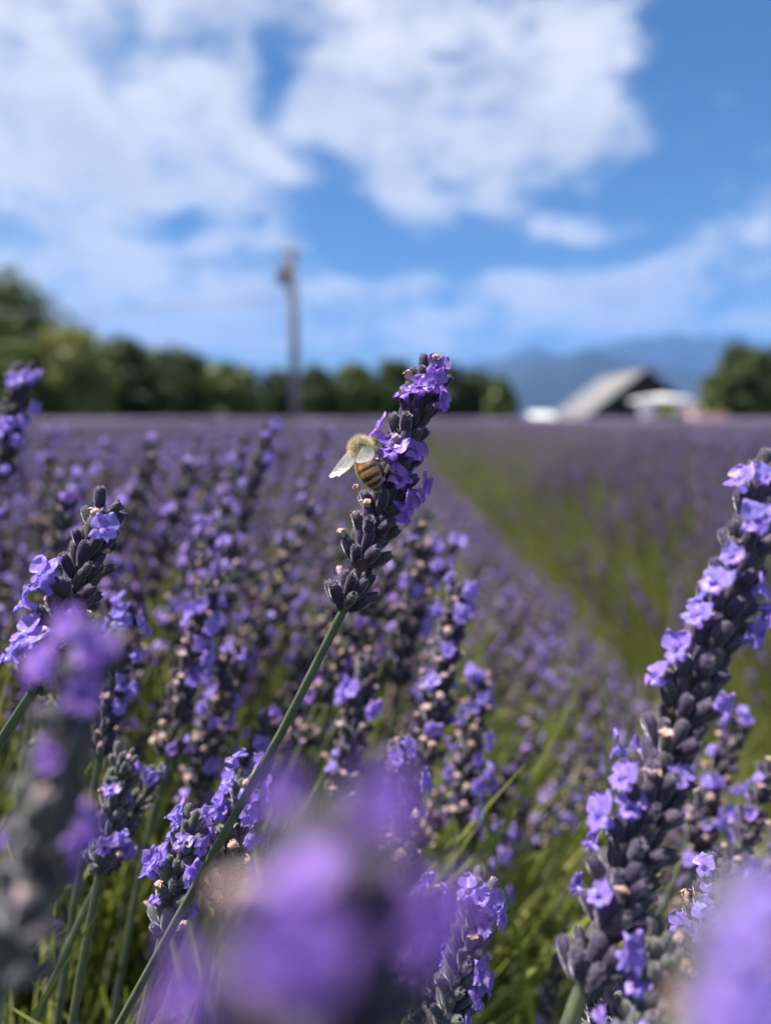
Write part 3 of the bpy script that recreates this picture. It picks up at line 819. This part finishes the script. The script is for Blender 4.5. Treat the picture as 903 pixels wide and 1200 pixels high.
M_POLE = plain('weathered_pole', (.20, .185, .17), .9, 2.0); M_STEEL = plain('galvanised_steel', (.13, .14, .15), .55, 4.0)
pb = P(346, 490, 47); pb.z = 0
e = bpy.data.objects.new('utility_pole', None); C.objects.link(e); e.location = pb
tag(e, 'tall grey wooden utility pole with a transformer near its top', 'utility pole')
H = 193 / FPX * 47 + CAM_Z
mb = MB(); tube(mb, [(0, 0, -.1), (0, 0, H * .5), (-.12, 0, H)], [.34, .30, .24], 14); link('pole', mb.mesh('pole', [M_POLE]), e)
mb = MB(); zc = H - 1.7
tube(mb, [(-.62, 0, zc - .62), (-.62, 0, zc - .55), (-.62, 0, zc + .5), (-.62, 0, zc + .58), (-.62, 0, zc + .64)], [.28, .36, .36, .32, .12], 16)
tube(mb, [(-.62, 0, zc + .6), (-.62, 0, zc + .85)], [.06, .05], 8)
tr_ = link('transformer', mb.mesh('transformer', [M_STEEL]), e)
mb = MB(); box(mb, -.36, -.2, -.06, .06, zc + .1, zc + .2); box(mb, -.36, -.2, -.06, .06, zc - .35, zc - .25); link('bracket', mb.mesh('bracket', [M_STEEL], False), e)
mb = MB(); box(mb, -.75, .55, -.36, -.26, H - .45, H - .33); link('crossarm', mb.mesh('crossarm', [M_POLE], False), e)
for x in (-.65, .45):
    mb = MB(); tube(mb, [(x, -.31, H - .33), (x, -.31, H - .26), (x, -.31, H - .22), (x, -.31, H - .15)], [.03, .07, .05, .06], 8); link('insulator', mb.mesh('insulator', [M_STEEL]), e)

mb = MB(); tube(mb, [pb + Vector((-.1 - 34 * q, .2 + 3 * q, H - 3.0 - 3.2 * q * (1 - q))) for q in [i / 16 for i in range(17)]], [.04] * 17, 6)
cb = [Vector(v) for v in mb.v]; mb.v = [v - pb for v in cb]
co = link('power_cable', mb.mesh('power_cable', [M_STEEL])); co.location = pb; tag(co, 'thin dark cable running sideways from the utility pole', 'cable')
# barn with low eaves
M_ROOF = plain('metal_roofing', (.16, .16, .165), .6, .6, .25, .0); M_RUST = plain('rusty_roofing', (.33, .22, .16), .6, .8, .2)
M_BOARD = plain('barn_boards', (.030, .030, .034), .9, 2.5); M_IN = plain('barn_inside', (.015, .014, .013), .9)
M_WHITE = plain('white_canvas', (.78, .76, .72), .8, 1.5, .06); M_PEACH = plain('peach_cloth', (.62, .36, .26), .8, 1.5, .1)
DB = 70.0; S = DB / FPX
ap = P(753, 490, DB); ap.z = 0
e = bpy.data.objects.new('barn', None); C.objects.link(e); e.location = ap; e.rotation_euler = (0, 0, R(0.5))
tag(e, 'dark boarded barn with a pale metal roof sloping nearly to the field', 'barn')
RH = 55 * S + CAM_Z; HW = 72 * S; EZ = .45; LN = 14.0
nbd = 34                                     # boards of the gable, with the big doorway left open
door = (-.36 * HW, .30 * HW, 2.5)
for k in range(nbd):
    x0 = -HW * .96 + 2 * HW * .96 * k / nbd; x1 = x0 + 2 * HW * .96 / nbd - .03; xm = (x0 + x1) / 2
    zt = lambda x: EZ + (RH - EZ) * (1 - abs(x) / HW) - .12
    z0 = door[2] if door[0] < xm < door[1] else 0
    if min(zt(x0), zt(x1)) <= z0 + .05: continue
    dy = .012 * (k % 3)
    v_ = [(x0, dy, z0), (x1, dy, z0), (x1, dy, zt(x1)), (x0, dy, zt(x0)), (x0, .06 + dy, z0), (x1, .06 + dy, z0), (x1, .06 + dy, zt(x1)), (x0, .06 + dy, zt(x0))]
    mb = MB().add(v_, [(0, 1, 2, 3), (7, 6, 5, 4), (0, 4, 5, 1), (1, 5, 6, 2), (2, 6, 7, 3), (3, 7, 4, 0)]); link('board', mb.mesh('board', [M_BOARD], False), e)
mb = MB(); box(mb, door[0] - .2, door[1] + .2, -.04, -.002, door[2] - .1, door[2] + .1); box(mb, door[0] - .2, door[0], -.04, -.002, 0, door[2] - .1); box(mb, door[1], door[1] + .2, -.04, -.002, 0, door[2] - .1)
link('door_frame', mb.mesh('door_frame', [M_BOARD], False), e)
mb = MB(); box(mb, -HW * .93, -HW * .90, .1, LN, 0, 1.0); link('side_wall', mb.mesh('side_wall', [M_BOARD], False), e)
mb = MB(); box(mb, HW * .90, HW * .93, .1, LN, 0, 1.0); link('side_wall', mb.mesh('side_wall', [M_BOARD], False), e)
mb = MB(); mb.add([(-HW * .9, LN, 0), (HW * .9, LN, 0), (HW * .9, LN, EZ + .3), (0, LN, RH - .2), (-HW * .9, LN, EZ + .3)], [(0, 1, 2, 3, 4)]); link('back_wall', mb.mesh('back_wall', [M_IN], False), e)
for sx in (-1, 1):                           # roof sheets laid side by side on each slope
    ns = 12
    for k in range(ns):
        y0 = -.5 + (LN + .8) * k / ns; y1 = y0 + (LN + .8) / ns + .04; lift = .02 * (k % 2)
        a0 = Vector((sx * (HW + .35), 0, EZ - .28 + lift)); a1 = Vector((sx * .02, 0, RH + lift))
        v_ = [(a0.x, y0, a0.z), (a0.x, y1, a0.z), (a1.x, y1, a1.z), (a1.x, y0, a1.z)]; v_ += [(x, y, z + .07) for x, y, z in v_]
        mb = MB().add(v_, [(0, 3, 2, 1), (4, 5, 6, 7), (0, 1, 5, 4), (1, 2, 6, 5), (2, 3, 7, 6), (3, 0, 4, 7)])
        link('roof_sheet', mb.mesh('roof_sheet', [M_RUST if (sx < 0 and k == 4) else M_ROOF], False), e)
    v_ = []
    mb = MB(); a0 = Vector((sx * (HW + .35), -.56, EZ - .42)); a1 = Vector((0, -.56, RH - .10))
    v_ = [(a0.x, -.60, a0.z), (a1.x, -.60, a1.z), (a1.x, -.60, a1.z + .26), (a0.x, -.60, a0.z + .26), (a0.x, -.52, a0.z), (a1.x, -.52, a1.z), (a1.x, -.52, a1.z + .26), (a0.x, -.52, a0.z + .26)]
    mb.add(v_, [(0, 1, 2, 3), (7, 6, 5, 4), (0, 4, 5, 1), (1, 5, 6, 2), (2, 6, 7, 3), (3, 7, 4, 0)]); link('barge_board', mb.mesh('barge_board', [M_BOARD], False), e)
mb = MB(); tube(mb, [(0, -.55, RH + .06), (0, LN + .3, RH + .06)], [.16, .16], 8); link('ridge_cap', mb.mesh('ridge_cap', [M_ROOF]), e)

# low white shed at the barn's foot
p = P(638, 490, 62); p.z = 0
e = bpy.data.objects.new('low_shed', None); C.objects.link(e); e.location = p
tag(e, 'low white-roofed shed at the foot of the barn roof', 'shed')
hw_ = 13 * 62 / FPX; zt_ = CAM_Z + 6 * 62 / FPX
mb = MB(); box(mb, -hw_ * .9, hw_ * .9, 0, 2.4, 0, zt_ - .35); link('wall', mb.mesh('wall', [M_WHITE], False), e)
mb = MB(); v_ = [(-hw_ - .1, -.2, zt_ - .45), (hw_ + .1, -.2, zt_ - .45), (hw_ + .1, 2.6, zt_ - .05), (-hw_ - .1, 2.6, zt_ - .05)]; v_ += [(x, y, z + .1) for x, y, z in v_]
mb.add(v_, [(0, 3, 2, 1), (4, 5, 6, 7), (0, 1, 5, 4), (1, 2, 6, 5), (2, 3, 7, 6), (3, 0, 4, 7)]); link('roof', mb.mesh('roof', [M_WHITE], False), e)
# white canopy with gathered side curtains
DT = 60.0; ST = DT / FPX
p = P(780, 490, DT); p.z = 0
e = bpy.data.objects.new('canopy_tent', None); C.objects.link(e); e.location = p
tag(e, 'white canopy tent with gathered side curtains in front of the barn', 'tent')
tw = 31 * ST; th = CAM_Z + 24 * ST
for sx in (-1, 1):
    for yy in (0, 2.6):
        mb = MB(); tube(mb, [(sx * tw * .93, yy, 0), (sx * tw * .93, yy, th - .25)], [.035, .035], 8); link('leg', mb.mesh('leg', [M_STEEL]), e)
    mb = MB()                                # curtain gathered to its pole: wide above, tied below
    pts_ = []; K = 24
    for q in (0, .25, .5, .75, 1):
        ww = 1.45 * (1 - q) ** .6 + .16
        for j in range(K):
            a = 2 * math.pi * j / K; rr = 1 + .14 * math.sin(a * 6)
            pts_.append((sx * tw * .90 - sx * ww * .35 + ww * rr * .62 * math.cos(a), -.12 + .22 * rr * math.sin(a) * (1.2 - q * .6), (th - .22) - q * 1.55))
    mb.add(pts_, [(i * K + j, i * K + (j + 1) % K, (i + 1) * K + (j + 1) % K, (i + 1) * K + j) for i in range(4) for j in range(K)]); link('curtain', mb.mesh('curtain', [M_WHITE]), e)
mb = MB(); mb.add([(-tw, -.15, th - .3), (tw, -.15, th - .3), (tw, 2.8, th - .3), (-tw, 2.8, th - .3), (-tw, -.15, th - .12), (tw, -.15, th - .12), (tw, 2.8, th - .12), (-tw, 2.8, th - .12), (0, 1.3, th + .25)],
                  [(0, 1, 5, 4), (1, 2, 6, 5), (2, 3, 7, 6), (3, 0, 4, 7), (4, 5, 8), (5, 6, 8), (6, 7, 8), (7, 4, 8)]); link('canopy', mb.mesh('canopy', [M_WHITE], False), e)
# covered table
p = P(832, 490, 58); p.z = 0
e = bpy.data.objects.new('covered_table', None); C.objects.link(e); e.location = p
tag(e, 'low peach-coloured covered table beside the white canopy', 'table')
tz = CAM_Z + 5 * 58 / FPX
mb = MB(); K = 40; pts_ = []
for q, zz in ((1.0, tz), (1.03, tz - .05), (1.10, .05)):
    for j in range(K):
        a = 2 * math.pi * j / K; sx_ = max(-1, min(1, 1.35 * math.cos(a))); sy_ = max(-1, min(1, 1.35 * math.sin(a))); wv = 1 + (.05 * math.sin(a * 9) if zz < .1 else 0)
        pts_.append((sx_ * 1.35 * q * wv, .5 + sy_ * .5 * q * wv, zz))
mb.add(pts_, [(i * K + j, (i + 1) * K + j, (i + 1) * K + (j + 1) % K, i * K + (j + 1) % K) for i in range(2) for j in range(K)] + [tuple(range(K))]); link('cloth', mb.mesh('cloth', [M_PEACH]), e)
for sx in (-1, 1):
    mb = MB(); tube(mb, [(sx * 1.1, .5, 0), (sx * 1.1, .5, tz - .03)], [.04, .04], 8); link('leg', mb.mesh('leg', [M_STEEL]), e)
# shrub under the canopy
tree(779, 472, 40, 66, 'light', 'small yellow-green shrub behind the white canopy', 'round', 31, 'shrubs by the barn', 1500)

# ------------------------------------------------------------------ the near stalks, one by one
stalk('lavender_stalk', 'sharp lavender stalk on which the bee sits', (404, 712), (505, 436), .140, .140, 1.0, 9, 12, .20, 1, purple=True,
      spots=[(458, 540), (446, 512), (468, 575), (486, 575), (478, 592), (460, 590), (505, 432), (496, 448), (476, 462), (516, 478), (486, 536), (510, 442)],
      bloom=0, wither=.30, fscale=.98, stem_px=[(330, 858, .141), (250, 1000, .143), (140, 1200, .147)], stem_r=.86)
stalk('lavender_stalk', 'largest lavender stalk, thick leaning head with many florets, taller than the bee stalk', (685, 1150), (906, 548), .112, .120, 1.08, 15, 12, .10, 2,
      spots=[(882, 572), (893, 600), (850, 690), (812, 712), (880, 725), (888, 748), (755, 775), (800, 768), (702, 912), (672, 945), (745, 930), (785, 900), (728, 1090)],
      bloom=0, wither=.22, stem_r=1.2, spread=.9, fscale=.88)
stalk('lavender_stalk', 'sharp dark lavender stalk with florets down one side and a bud tip', (42, 806), (126, 596), .132, .138, 1.0, 7, 9, .2, 3,
      spots=[(40, 715), (48, 700), (28, 745), (24, 770), (55, 690), (112, 612), (75, 735)], bloom=0, wither=.32, stem_px=[(20, 840, .132), (-10, 885, .133)])
stalk('lavender_stalk', 'very blurred lavender head crowding in front of the dark one-sided stalk', (5, 1150), (112, 745), .064, .070, .70, 9, 9, .12, 4, green=True, purple=True,
      spots=[(95, 750), (72, 775), (118, 765), (92, 805), (60, 975)], bloom=0, wither=.3, fscale=1.2)
stalk('lavender_stalk', 'pair head of blue-violet lavender over green leaves, upright half', (118, 1018), (146, 884), .172, .172, .88, 6, 8, .1, 5, green=True, bloom=.22, wither=.12)
stalk('lavender_stalk', 'pair head of blue-violet lavender over green leaves, outward leaning half', (122, 1020), (181, 905), .178, .180, .8, 5, 8, .1, 6, green=True, bloom=.2, wither=.15)
stalk('lavender_stalk', 'small sharp lavender head crossed low by the bee stalk', (192, 1092), (228, 958), .150, .152, .9, 6, 8, .3, 7, green=True, bloom=.22, wither=.35)
stalk('lavender_stalk', 'sharp lavender head tucked behind the bee stalk stem', (258, 1060), (290, 912), .156, .158, .92, 7, 8, .2, 8, green=True, bloom=.28, wither=.4)
stalk('lavender_stalk', 'hugely blurred lavender head, pale violet and tan blobs, in front of everything', (330, 1440), (400, 975), .034, .036, 1.0, 7, 6, .15, 9, purple=True, spread=1.2,
      spots=[(395, 915), (335, 1000), (500, 1020), (395, 1095), (215, 1100), (250, 1190), (460, 1060)], bloom=0, wither=.14, fscale=.70)
stalk('lavender_stalk', 'hugely blurred pale violet floret head at the foot of the largest stalk', (835, 1420), (900, 1045), .040, .042, .85, 7, 8, .1, 10, green=True, fscale=.78, spread=1.15,
      spots=[(870, 1090), (890, 1060), (850, 1120), (900, 1130), (860, 1180), (900, 1180)], bloom=0, wither=.35)
stalk('lavender_stalk', 'bushy bright violet lavender head beside the slim bud-tipped one', (494, 1195), (502, 1055), .160, .160, 1.0, 6, 9, .15, 11, bloom=.42, wither=.2)
stalk('lavender_stalk', 'slim bud-tipped lavender stalk with grey-green calyxes', (512, 1240), (566, 1036), .150, .150, .95, 8, 8, .12, 12, green=True,
      spots=[(575, 1050), (570, 1075), (575, 1060), (550, 1055), (560, 1140), (555, 1150), (568, 1160)], bloom=0, wither=.4)
stalk('lavender_stalk', 'sharp violet lavender head just beyond the blurred pale one', (795, 1180), (845, 1018), .140, .141, .98, 7, 9, .18, 13,
      spots=[(845, 1020), (835, 1040), (815, 1065), (860, 1045), (820, 1080), (810, 1090), (840, 1060)], bloom=0, wither=.35)
stalk('lavender_stalk', 'short lavender head with tight buds low beneath the largest stalk', (690, 1290), (708, 1155), .140, .140, .9, 6, 8, .1, 14, green=True, bloom=.22, wither=.1)
stalk('lavender_stalk', 'blurred grey-green lavender bud head between largest stalk and pale blob', (735, 1300), (775, 1095), .108, .110, .98, 8, 9, .1, 15, green=True, bloom=.16, wither=.12)
stalk('lavender_stalk', 'tiny lavender head low over the grass-green shoots', (62, 1118), (80, 1042), .27, .27, .9, 5, 7, .2, 16, bloom=.22, wither=.3)
stalk('lavender_stalk', 'tapering lavender stalk with violet top and slender withered base', (196, 885), (246, 690), .215, .215, 1.0, 8, 8, .2, 17, spots=[(240, 705), (230, 715), (245, 735), (235, 745), (250, 725), (225, 730), (240, 790), (235, 800), (238, 775)], bloom=0, wither=.5)
stalk('lavender_stalk', 'lavender stalk beside the tapering one, florets in two bands', (222, 960), (268, 772), .225, .225, 1.0, 8, 8, .2, 18, bloom=.22, wither=.35)
stalk('lavender_stalk', 'short leaning lavender head touching the bee stalk stem', (268, 962), (314, 842), .22, .22, .92, 6, 8, .2, 19, bloom=.26, wither=.25)
stalk('lavender_stalk', 'small lavender tip peeping out behind the very blurred head', (118, 880), (150, 718), .19, .19, .92, 7, 8, .2, 20, bloom=.24, wither=.3)
stalk('lavender_stalk', 'lavender stalk topped by one wide open floret behind the huge blur', (474, 1040), (468, 872), .185, .185, 1.0, 7, 8, .2, 21, spots=[(463, 885), (472, 880), (495, 905), (500, 915)], bloom=0, wither=.4)
stalk('lavender_stalk', 'dark lavender stalk with paired florets at its shoulder', (398, 940), (432, 775), .215, .215, 1.05, 7, 9, .2, 22, spots=[(405, 800), (425, 810), (430, 820), (405, 815)], bloom=0, wither=.45)
stalk('lavender_stalk', 'slender lavender stalk rising to the field edge beside the bee', (268, 655), (317, 500), .30, .30, 1.0, 8, 8, .2, 23, spots=[(317, 503), (312, 508), (320, 540), (315, 545)], bloom=0, wither=.3)
stalk('lavender_stalk', 'highest lavender stalk, standing up against the yellow-green tree', (-14, 610), (28, 432), .235, .235, 1.0, 7, 8, .3, 24, spots=[(26, 440), (22, 452), (18, 490), (10, 495), (28, 485), (22, 500), (5, 500)], bloom=0, wither=.25)
stalk('lavender_stalk', 'violet lavender head half hidden behind the largest stalk', (808, 985), (868, 845), .24, .24, .95, 7, 9, .15, 25, bloom=.22, wither=.3)
stalk('lavender_stalk', 'crowded lavender head at the frame edge below the largest stalk', (842, 1060), (902, 900), .21, .21, .9, 7, 9, .15, 26, bloom=.22, wither=.3)
stalk('lavender_stalk', 'lavender head with violet florets above the sharp violet one', (812, 1035), (836, 935), .24, .24, .9, 6, 9, .15, 27, bloom=.22, wither=.3)
stalk('lavender_stalk', 'tall dark lavender stalk with tan withered blooms beside the bee stalk', (498, 890), (538, 690), .215, .215, 1.05, 8, 9, .2, 28, bloom=.2, wither=.55)
stalk('lavender_stalk', 'dark lavender stalk close behind the lowest whorl of the bee stalk', (468, 800), (496, 640), .25, .25, 1.0, 7, 9, .2, 29, bloom=.2, wither=.45)
stalk('lavender_stalk', 'lavender stalk with lit withered side behind the dark paired one', (540, 960), (560, 800), .235, .235, 1.0, 7, 9, .2, 30, bloom=.26, wither=.5)
stalk('lavender_stalk', 'lavender head beneath the row flank amid slanting green shoots', (575, 1060), (585, 975), .27, .27, .95, 5, 8, .2, 31, bloom=.3, wither=.3)

# ------------------------------------------------------------------ the bee
def bee():
    rng = random.Random(4)
    O = P(423, 526, .1335)                       # middle of the thorax
    X, Y, Z = RGT, UPV, FWD                      # right, up, away (used only to lay the pose out)
    W = lambda x, y, z: Vector((0, 0, 0)) + (X * x + Y * y + Z * z) * MM
    e = bpy.data.objects.new('honey_bee', None); C.objects.link(e); e.location = O
    tag(e, 'honey bee with amber and black banded abdomen clinging to the sharp lavender', 'bee')
    body = MB()
    def loft(pts, rx, seg=24):
        tube(body, [W(*p) for p in pts], [r * MM for r in rx], seg)
    ab = [(.25, -1.2, .5), (.35, -1.7, .35), (.5, -2.5, .1), (.95, -3.4, -.15), (1.5, -4.45, -.2), (2.05, -5.45, -.1), (2.6, -6.4, .2), (3.0, -7.05, .5), (3.25, -7.5, .75), (3.38, -7.72, .9)]
    loft(ab, [.5, 1.1, 1.75, 2.0, 2.02, 1.85, 1.45, 1.0, .5, .12])
    loft([(.15, -1.55, .35), (.05, -1.1, .15), (0, -.5, 0), (.1, .2, 0), (.35, .9, .3), (.6, 1.35, .6), (.75, 1.55, .75)], [.6, 1.4, 2.05, 2.2, 1.8, 1.1, .3])
    loft([(.9, .9, .9), (1.3, 1.0, 1.3), (1.8, 1.0, 1.7), (2.3, .9, 2.1), (2.6, .8, 2.35)], [.5, 1.2, 1.5, 1.15, .3], 20)
    for leg in ([(.9, -.6, .9), (2.2, -.2, 1.0), (3.4, -.9, 1.1), (4.6, -2.2, 1.5), (5.0, -2.6, 2.0)],
                [(1.0, 0, 1.0), (2.4, .5, 1.0), (3.3, 0, 1.6), (4.2, -.4, 2.2)],
                [(.8, -1.0, 1.0), (2.1, -1.4, 1.4), (2.8, -3.0, 1.9), (3.3, -4.0, 2.6)],
                [(-.3, -.8, 1.4), (.4, -1.8, 2.4), (1.8, -2.4, 3.0), (3.0, -3.2, 3.4)],
                [(.3, .4, 1.5), (1.4, 1.4, 2.4), (2.8, 1.2, 3.0)], [(-.2, -.4, 1.5), (.8, -.6, 2.8), (2.4, -.8, 3.4)]):
        n_ = len(leg); tube(body, [W(*p) for p in leg], [(.26 - .13 * i / (n_ - 1)) * MM for i in range(n_)], 8)
    me = body.mesh('body_raw', [])
    tmp = bpy.data.objects.new('tmp', me); C.objects.link(tmp)
    rm = tmp.modifiers.new('r', 'REMESH'); rm.mode = 'VOXEL'; rm.voxel_size = .10 * MM
    sm = tmp.modifiers.new('s', 'SMOOTH'); sm.factor = .5; sm.iterations = 3
    dg = bpy.context.evaluated_depsgraph_get(); dg.update()
    me2 = bpy.data.meshes.new_from_object(tmp.evaluated_get(dg)); bpy.data.objects.remove(tmp)
    # pigment by place on the body
    A = [W(*p) for p in ab]; cum = [0]
    for i in range(1, len(A)): cum.append(cum[-1] + (A[i] - A[i - 1]).length)
    ca = me2.color_attributes.new('pigment', 'FLOAT_COLOR', 'POINT'); cols = []
    for vt in me2.vertices:
        p = vt.co; best = (9, 0)
        for i in range(len(A) - 1):
            dd = A[i + 1] - A[i]; tt = max(0, min(1, (p - A[i]).dot(dd) / dd.length_squared)); q = (p - A[i] - dd * tt).length
            if q < best[0]: best = (q, cum[i] + dd.length * tt)
        s_ = best[1] / cum[-1]; th_ = (p - W(0, -.2, 0)).length
        s_ += .004 * math.sin(p.x * 9000) + .004 * math.sin(p.z * 7000)
        if best[0] < 2.15 * MM and s_ > .07 and th_ > 1.55 * MM and not (best[0] > 2.1 * MM):
            if s_ < .34: c = (.60, .24, .045)
            elif s_ < .41: c = (.030, .014, .008)
            elif s_ < .52: c = (.52, .22, .055)
            elif s_ < .62: c = (.014, .009, .007)
            elif s_ < .665: c = (.40, .21, .09)
            elif s_ < .77: c = (.012, .008, .006)
            elif s_ < .81: c = (.30, .18, .10)
            else: c = (.012, .008, .007)
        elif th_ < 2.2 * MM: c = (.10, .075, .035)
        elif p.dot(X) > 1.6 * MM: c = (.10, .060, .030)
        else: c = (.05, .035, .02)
        cols += [*c, 1]
    ca.data.foreach_set('color', cols)
    m, t, b, o = mat('bee_cuticle')
    at = nd(t, 'ShaderNodeAttribute', attribute_name='pigment'); t.links.new(at.outputs['Color'], b.inputs['Base Color'])
    b.inputs['Roughness'].default_value = .32; b.inputs['Sheen Weight'].default_value = .25
    bump(t, b, 2500, .35, .0002)
    me2.materials.clear(); me2.materials.append(m)
    for p_ in me2.polygons: p_.use_smooth = True
    link('body', me2, e)
    # fur
    m, t, b, o = mat('bee_fur'); b.inputs['Base Color'].default_value = (.78, .66, .40, 1); b.inputs['Roughness'].default_value = .6
    b.inputs['Sheen Weight'].default_value = .3
    fur = MB(); vs = []; fs = []
    V = me2.vertices
    def hair(p, n_, ln, wd_):
        dv = (n_ + Vector((rng.gauss(0, .35), rng.gauss(0, .35), rng.gauss(0, .35)))).normalized()
        sd_ = dv.orthogonal().normalized(); sd_.rotate(Quaternion(dv, rng.uniform(0, 6.28))); o_ = len(vs)
        mid = p + dv * ln * .55 + Vector((0, 0, -.08 * ln))
        vs.extend([p - sd_ * wd_, p + sd_ * wd_, mid + sd_ * wd_ * .7, mid - sd_ * wd_ * .7, p + dv * ln]); fs.extend([(o_, o_ + 1, o_ + 2, o_ + 3), (o_ + 3, o_ + 2, o_ + 4)])
    ids = list(range(len(V))); rng.shuffle(ids); nth = nab = 0
    for i in ids:
        p = V[i].co; th_ = (p - W(0.1, 0, 0)).length
        if th_ < 2.55 * MM and nth < 5200 and p.dot(Y) > -1.5 * MM: hair(p, V[i].normal, rng.uniform(.55, 1.2) * MM, .014 * MM); nth += 1
        elif p.dot(Y) < -1.8 * MM and nab < 1500 and p.dot(X) < 3.6 * MM:
            edge = abs(V[i].normal.dot(Z))
            if rng.random() < (.9 if edge < .4 else .10): hair(p, V[i].normal * .6 - Y * .5, rng.uniform(.22, .5) * MM, .010 * MM); nab += 1
    fur.add(vs, fs); fo = link('fur', fur.mesh('fur', [m], False), e); tag(fo, kind='stuff')
    # wings
    m, t, b, o = mat('bee_wing'); t.nodes.remove(b)
    tcn = t.nodes.new('ShaderNodeTexCoord'); n_ = nd(t, 'ShaderNodeTexNoise', {'Vector': tcn.outputs['Object'], 'Scale': 1800.0, 'Detail': 3.0})
    bm_ = nd(t, 'ShaderNodeBump', {'Height': n_.outputs['Fac'], 'Strength': .6, 'Distance': .0002})
    df = nd(t, 'ShaderNodeBsdfDiffuse', {'Color': (.85, .82, .76, 1)}); tl = nd(t, 'ShaderNodeBsdfTranslucent', {'Color': (.88, .85, .78, 1)})
    gl = nd(t, 'ShaderNodeBsdfGlossy', {'Roughness': .25, 'Normal': bm_.outputs[0]}); tp_ = t.nodes.new('ShaderNodeBsdfTransparent')
    a1 = nd(t, 'ShaderNodeMixShader', {0: .6, 1: df.outputs[0], 2: tl.outputs[0]}); a2 = nd(t, 'ShaderNodeMixShader', {0: .05, 1: a1.outputs[0], 2: gl.outputs[0]})
    a3 = nd(t, 'ShaderNodeMixShader', {0: .50, 1: a2.outputs[0], 2: tp_.outputs[0]}); t.links.new(a3.outputs[0], o.inputs['Surface'])
    M_VEIN = plain('wing_vein', (.16, .10, .05), .6)
    def wing(base, tip, side, wmax):
        base, tip, side = W(*base), W(*tip), (X * side[0] + Y * side[1] + Z * side[2]).normalized()
        ax = tip - base; nrm = ax.cross(side).normalized(); side = nrm.cross(ax).normalized()
        K = 14; J = 6; mb = MB(); vs = []
        prof = lambda q: max(.03, (math.sin(math.pi * min(1, q ** .8 * .86 + .07)) ** .75))
        pt = lambda q, j: base + ax * (q) + side * (wmax * MM * prof(q) * (j - .25)) + nrm * (.12 * MM * math.sin(q * 5 + j * 3) + .25 * MM * q * q)
        for dz in (0, .012):
            for i in range(K + 1):
                for j in range(J + 1): vs.append(pt(i / K, j / J) + nrm * dz * MM)
        fs = []; N = (K + 1) * (J + 1)
        for i in range(K):
            for j in range(J):
                a = i * (J + 1) + j; fs.append((a, a + 1, a + J + 2, a + J + 1)); fs.append((N + a, N + a + J + 1, N + a + J + 2, N + a + 1))
        wo = link('wing', mb.add(vs, fs).mesh('wing', [m]), e)
        for path in ([(q / 8, 0) for q in range(9)], [(q / 8 * .9, .22 + .1 * q / 8) for q in range(9)], [(q / 8 * .8, .45 + .3 * q / 8) for q in range(9)],
                     [(.55, .03), (.6, .28), (.55, .6), (.5, .9)], [(.3, .3), (.36, .55)], [(.78, .05), (.74, .35), (.72, .7)]):
            vb = MB(); tube(vb, [pt(*p) + nrm * .006 * MM for p in path], [.028 * MM] * len(path), 5); link('vein', vb.mesh('vein', [M_VEIN]), wo)
    wing((-1.1, .1, -.9), (-5.6, -5.2, -1.6), (.55, -.65, -.4), 2.5)
    wing((-.9, -.4, -1.0), (-4.2, -5.0, -.6), (.6, -.5, -.2), 1.5)
    wing((1.3, .6, -1.5), (-.7, -2.9, -4.6), (.95, -.35, .0), 2.7)
    wing((1.4, .2, -1.2), (.9, -3.2, -3.2), (.95, -.2, .2), 1.6)
    # antennae
    m2 = plain('bee_antenna', (.03, .02, .012), .5)
    for k in (-.4, .4):
        mb = MB(); tube(mb, [W(2.3 + k * .3, 1.3 + k, 2.1), W(3.0, 1.9 + k, 2.3), W(3.9, 1.6 + k, 2.9)], [.10 * MM, .09 * MM, .09 * MM], 6); link('antenna', mb.mesh('antenna', [m2]), e)
bee()
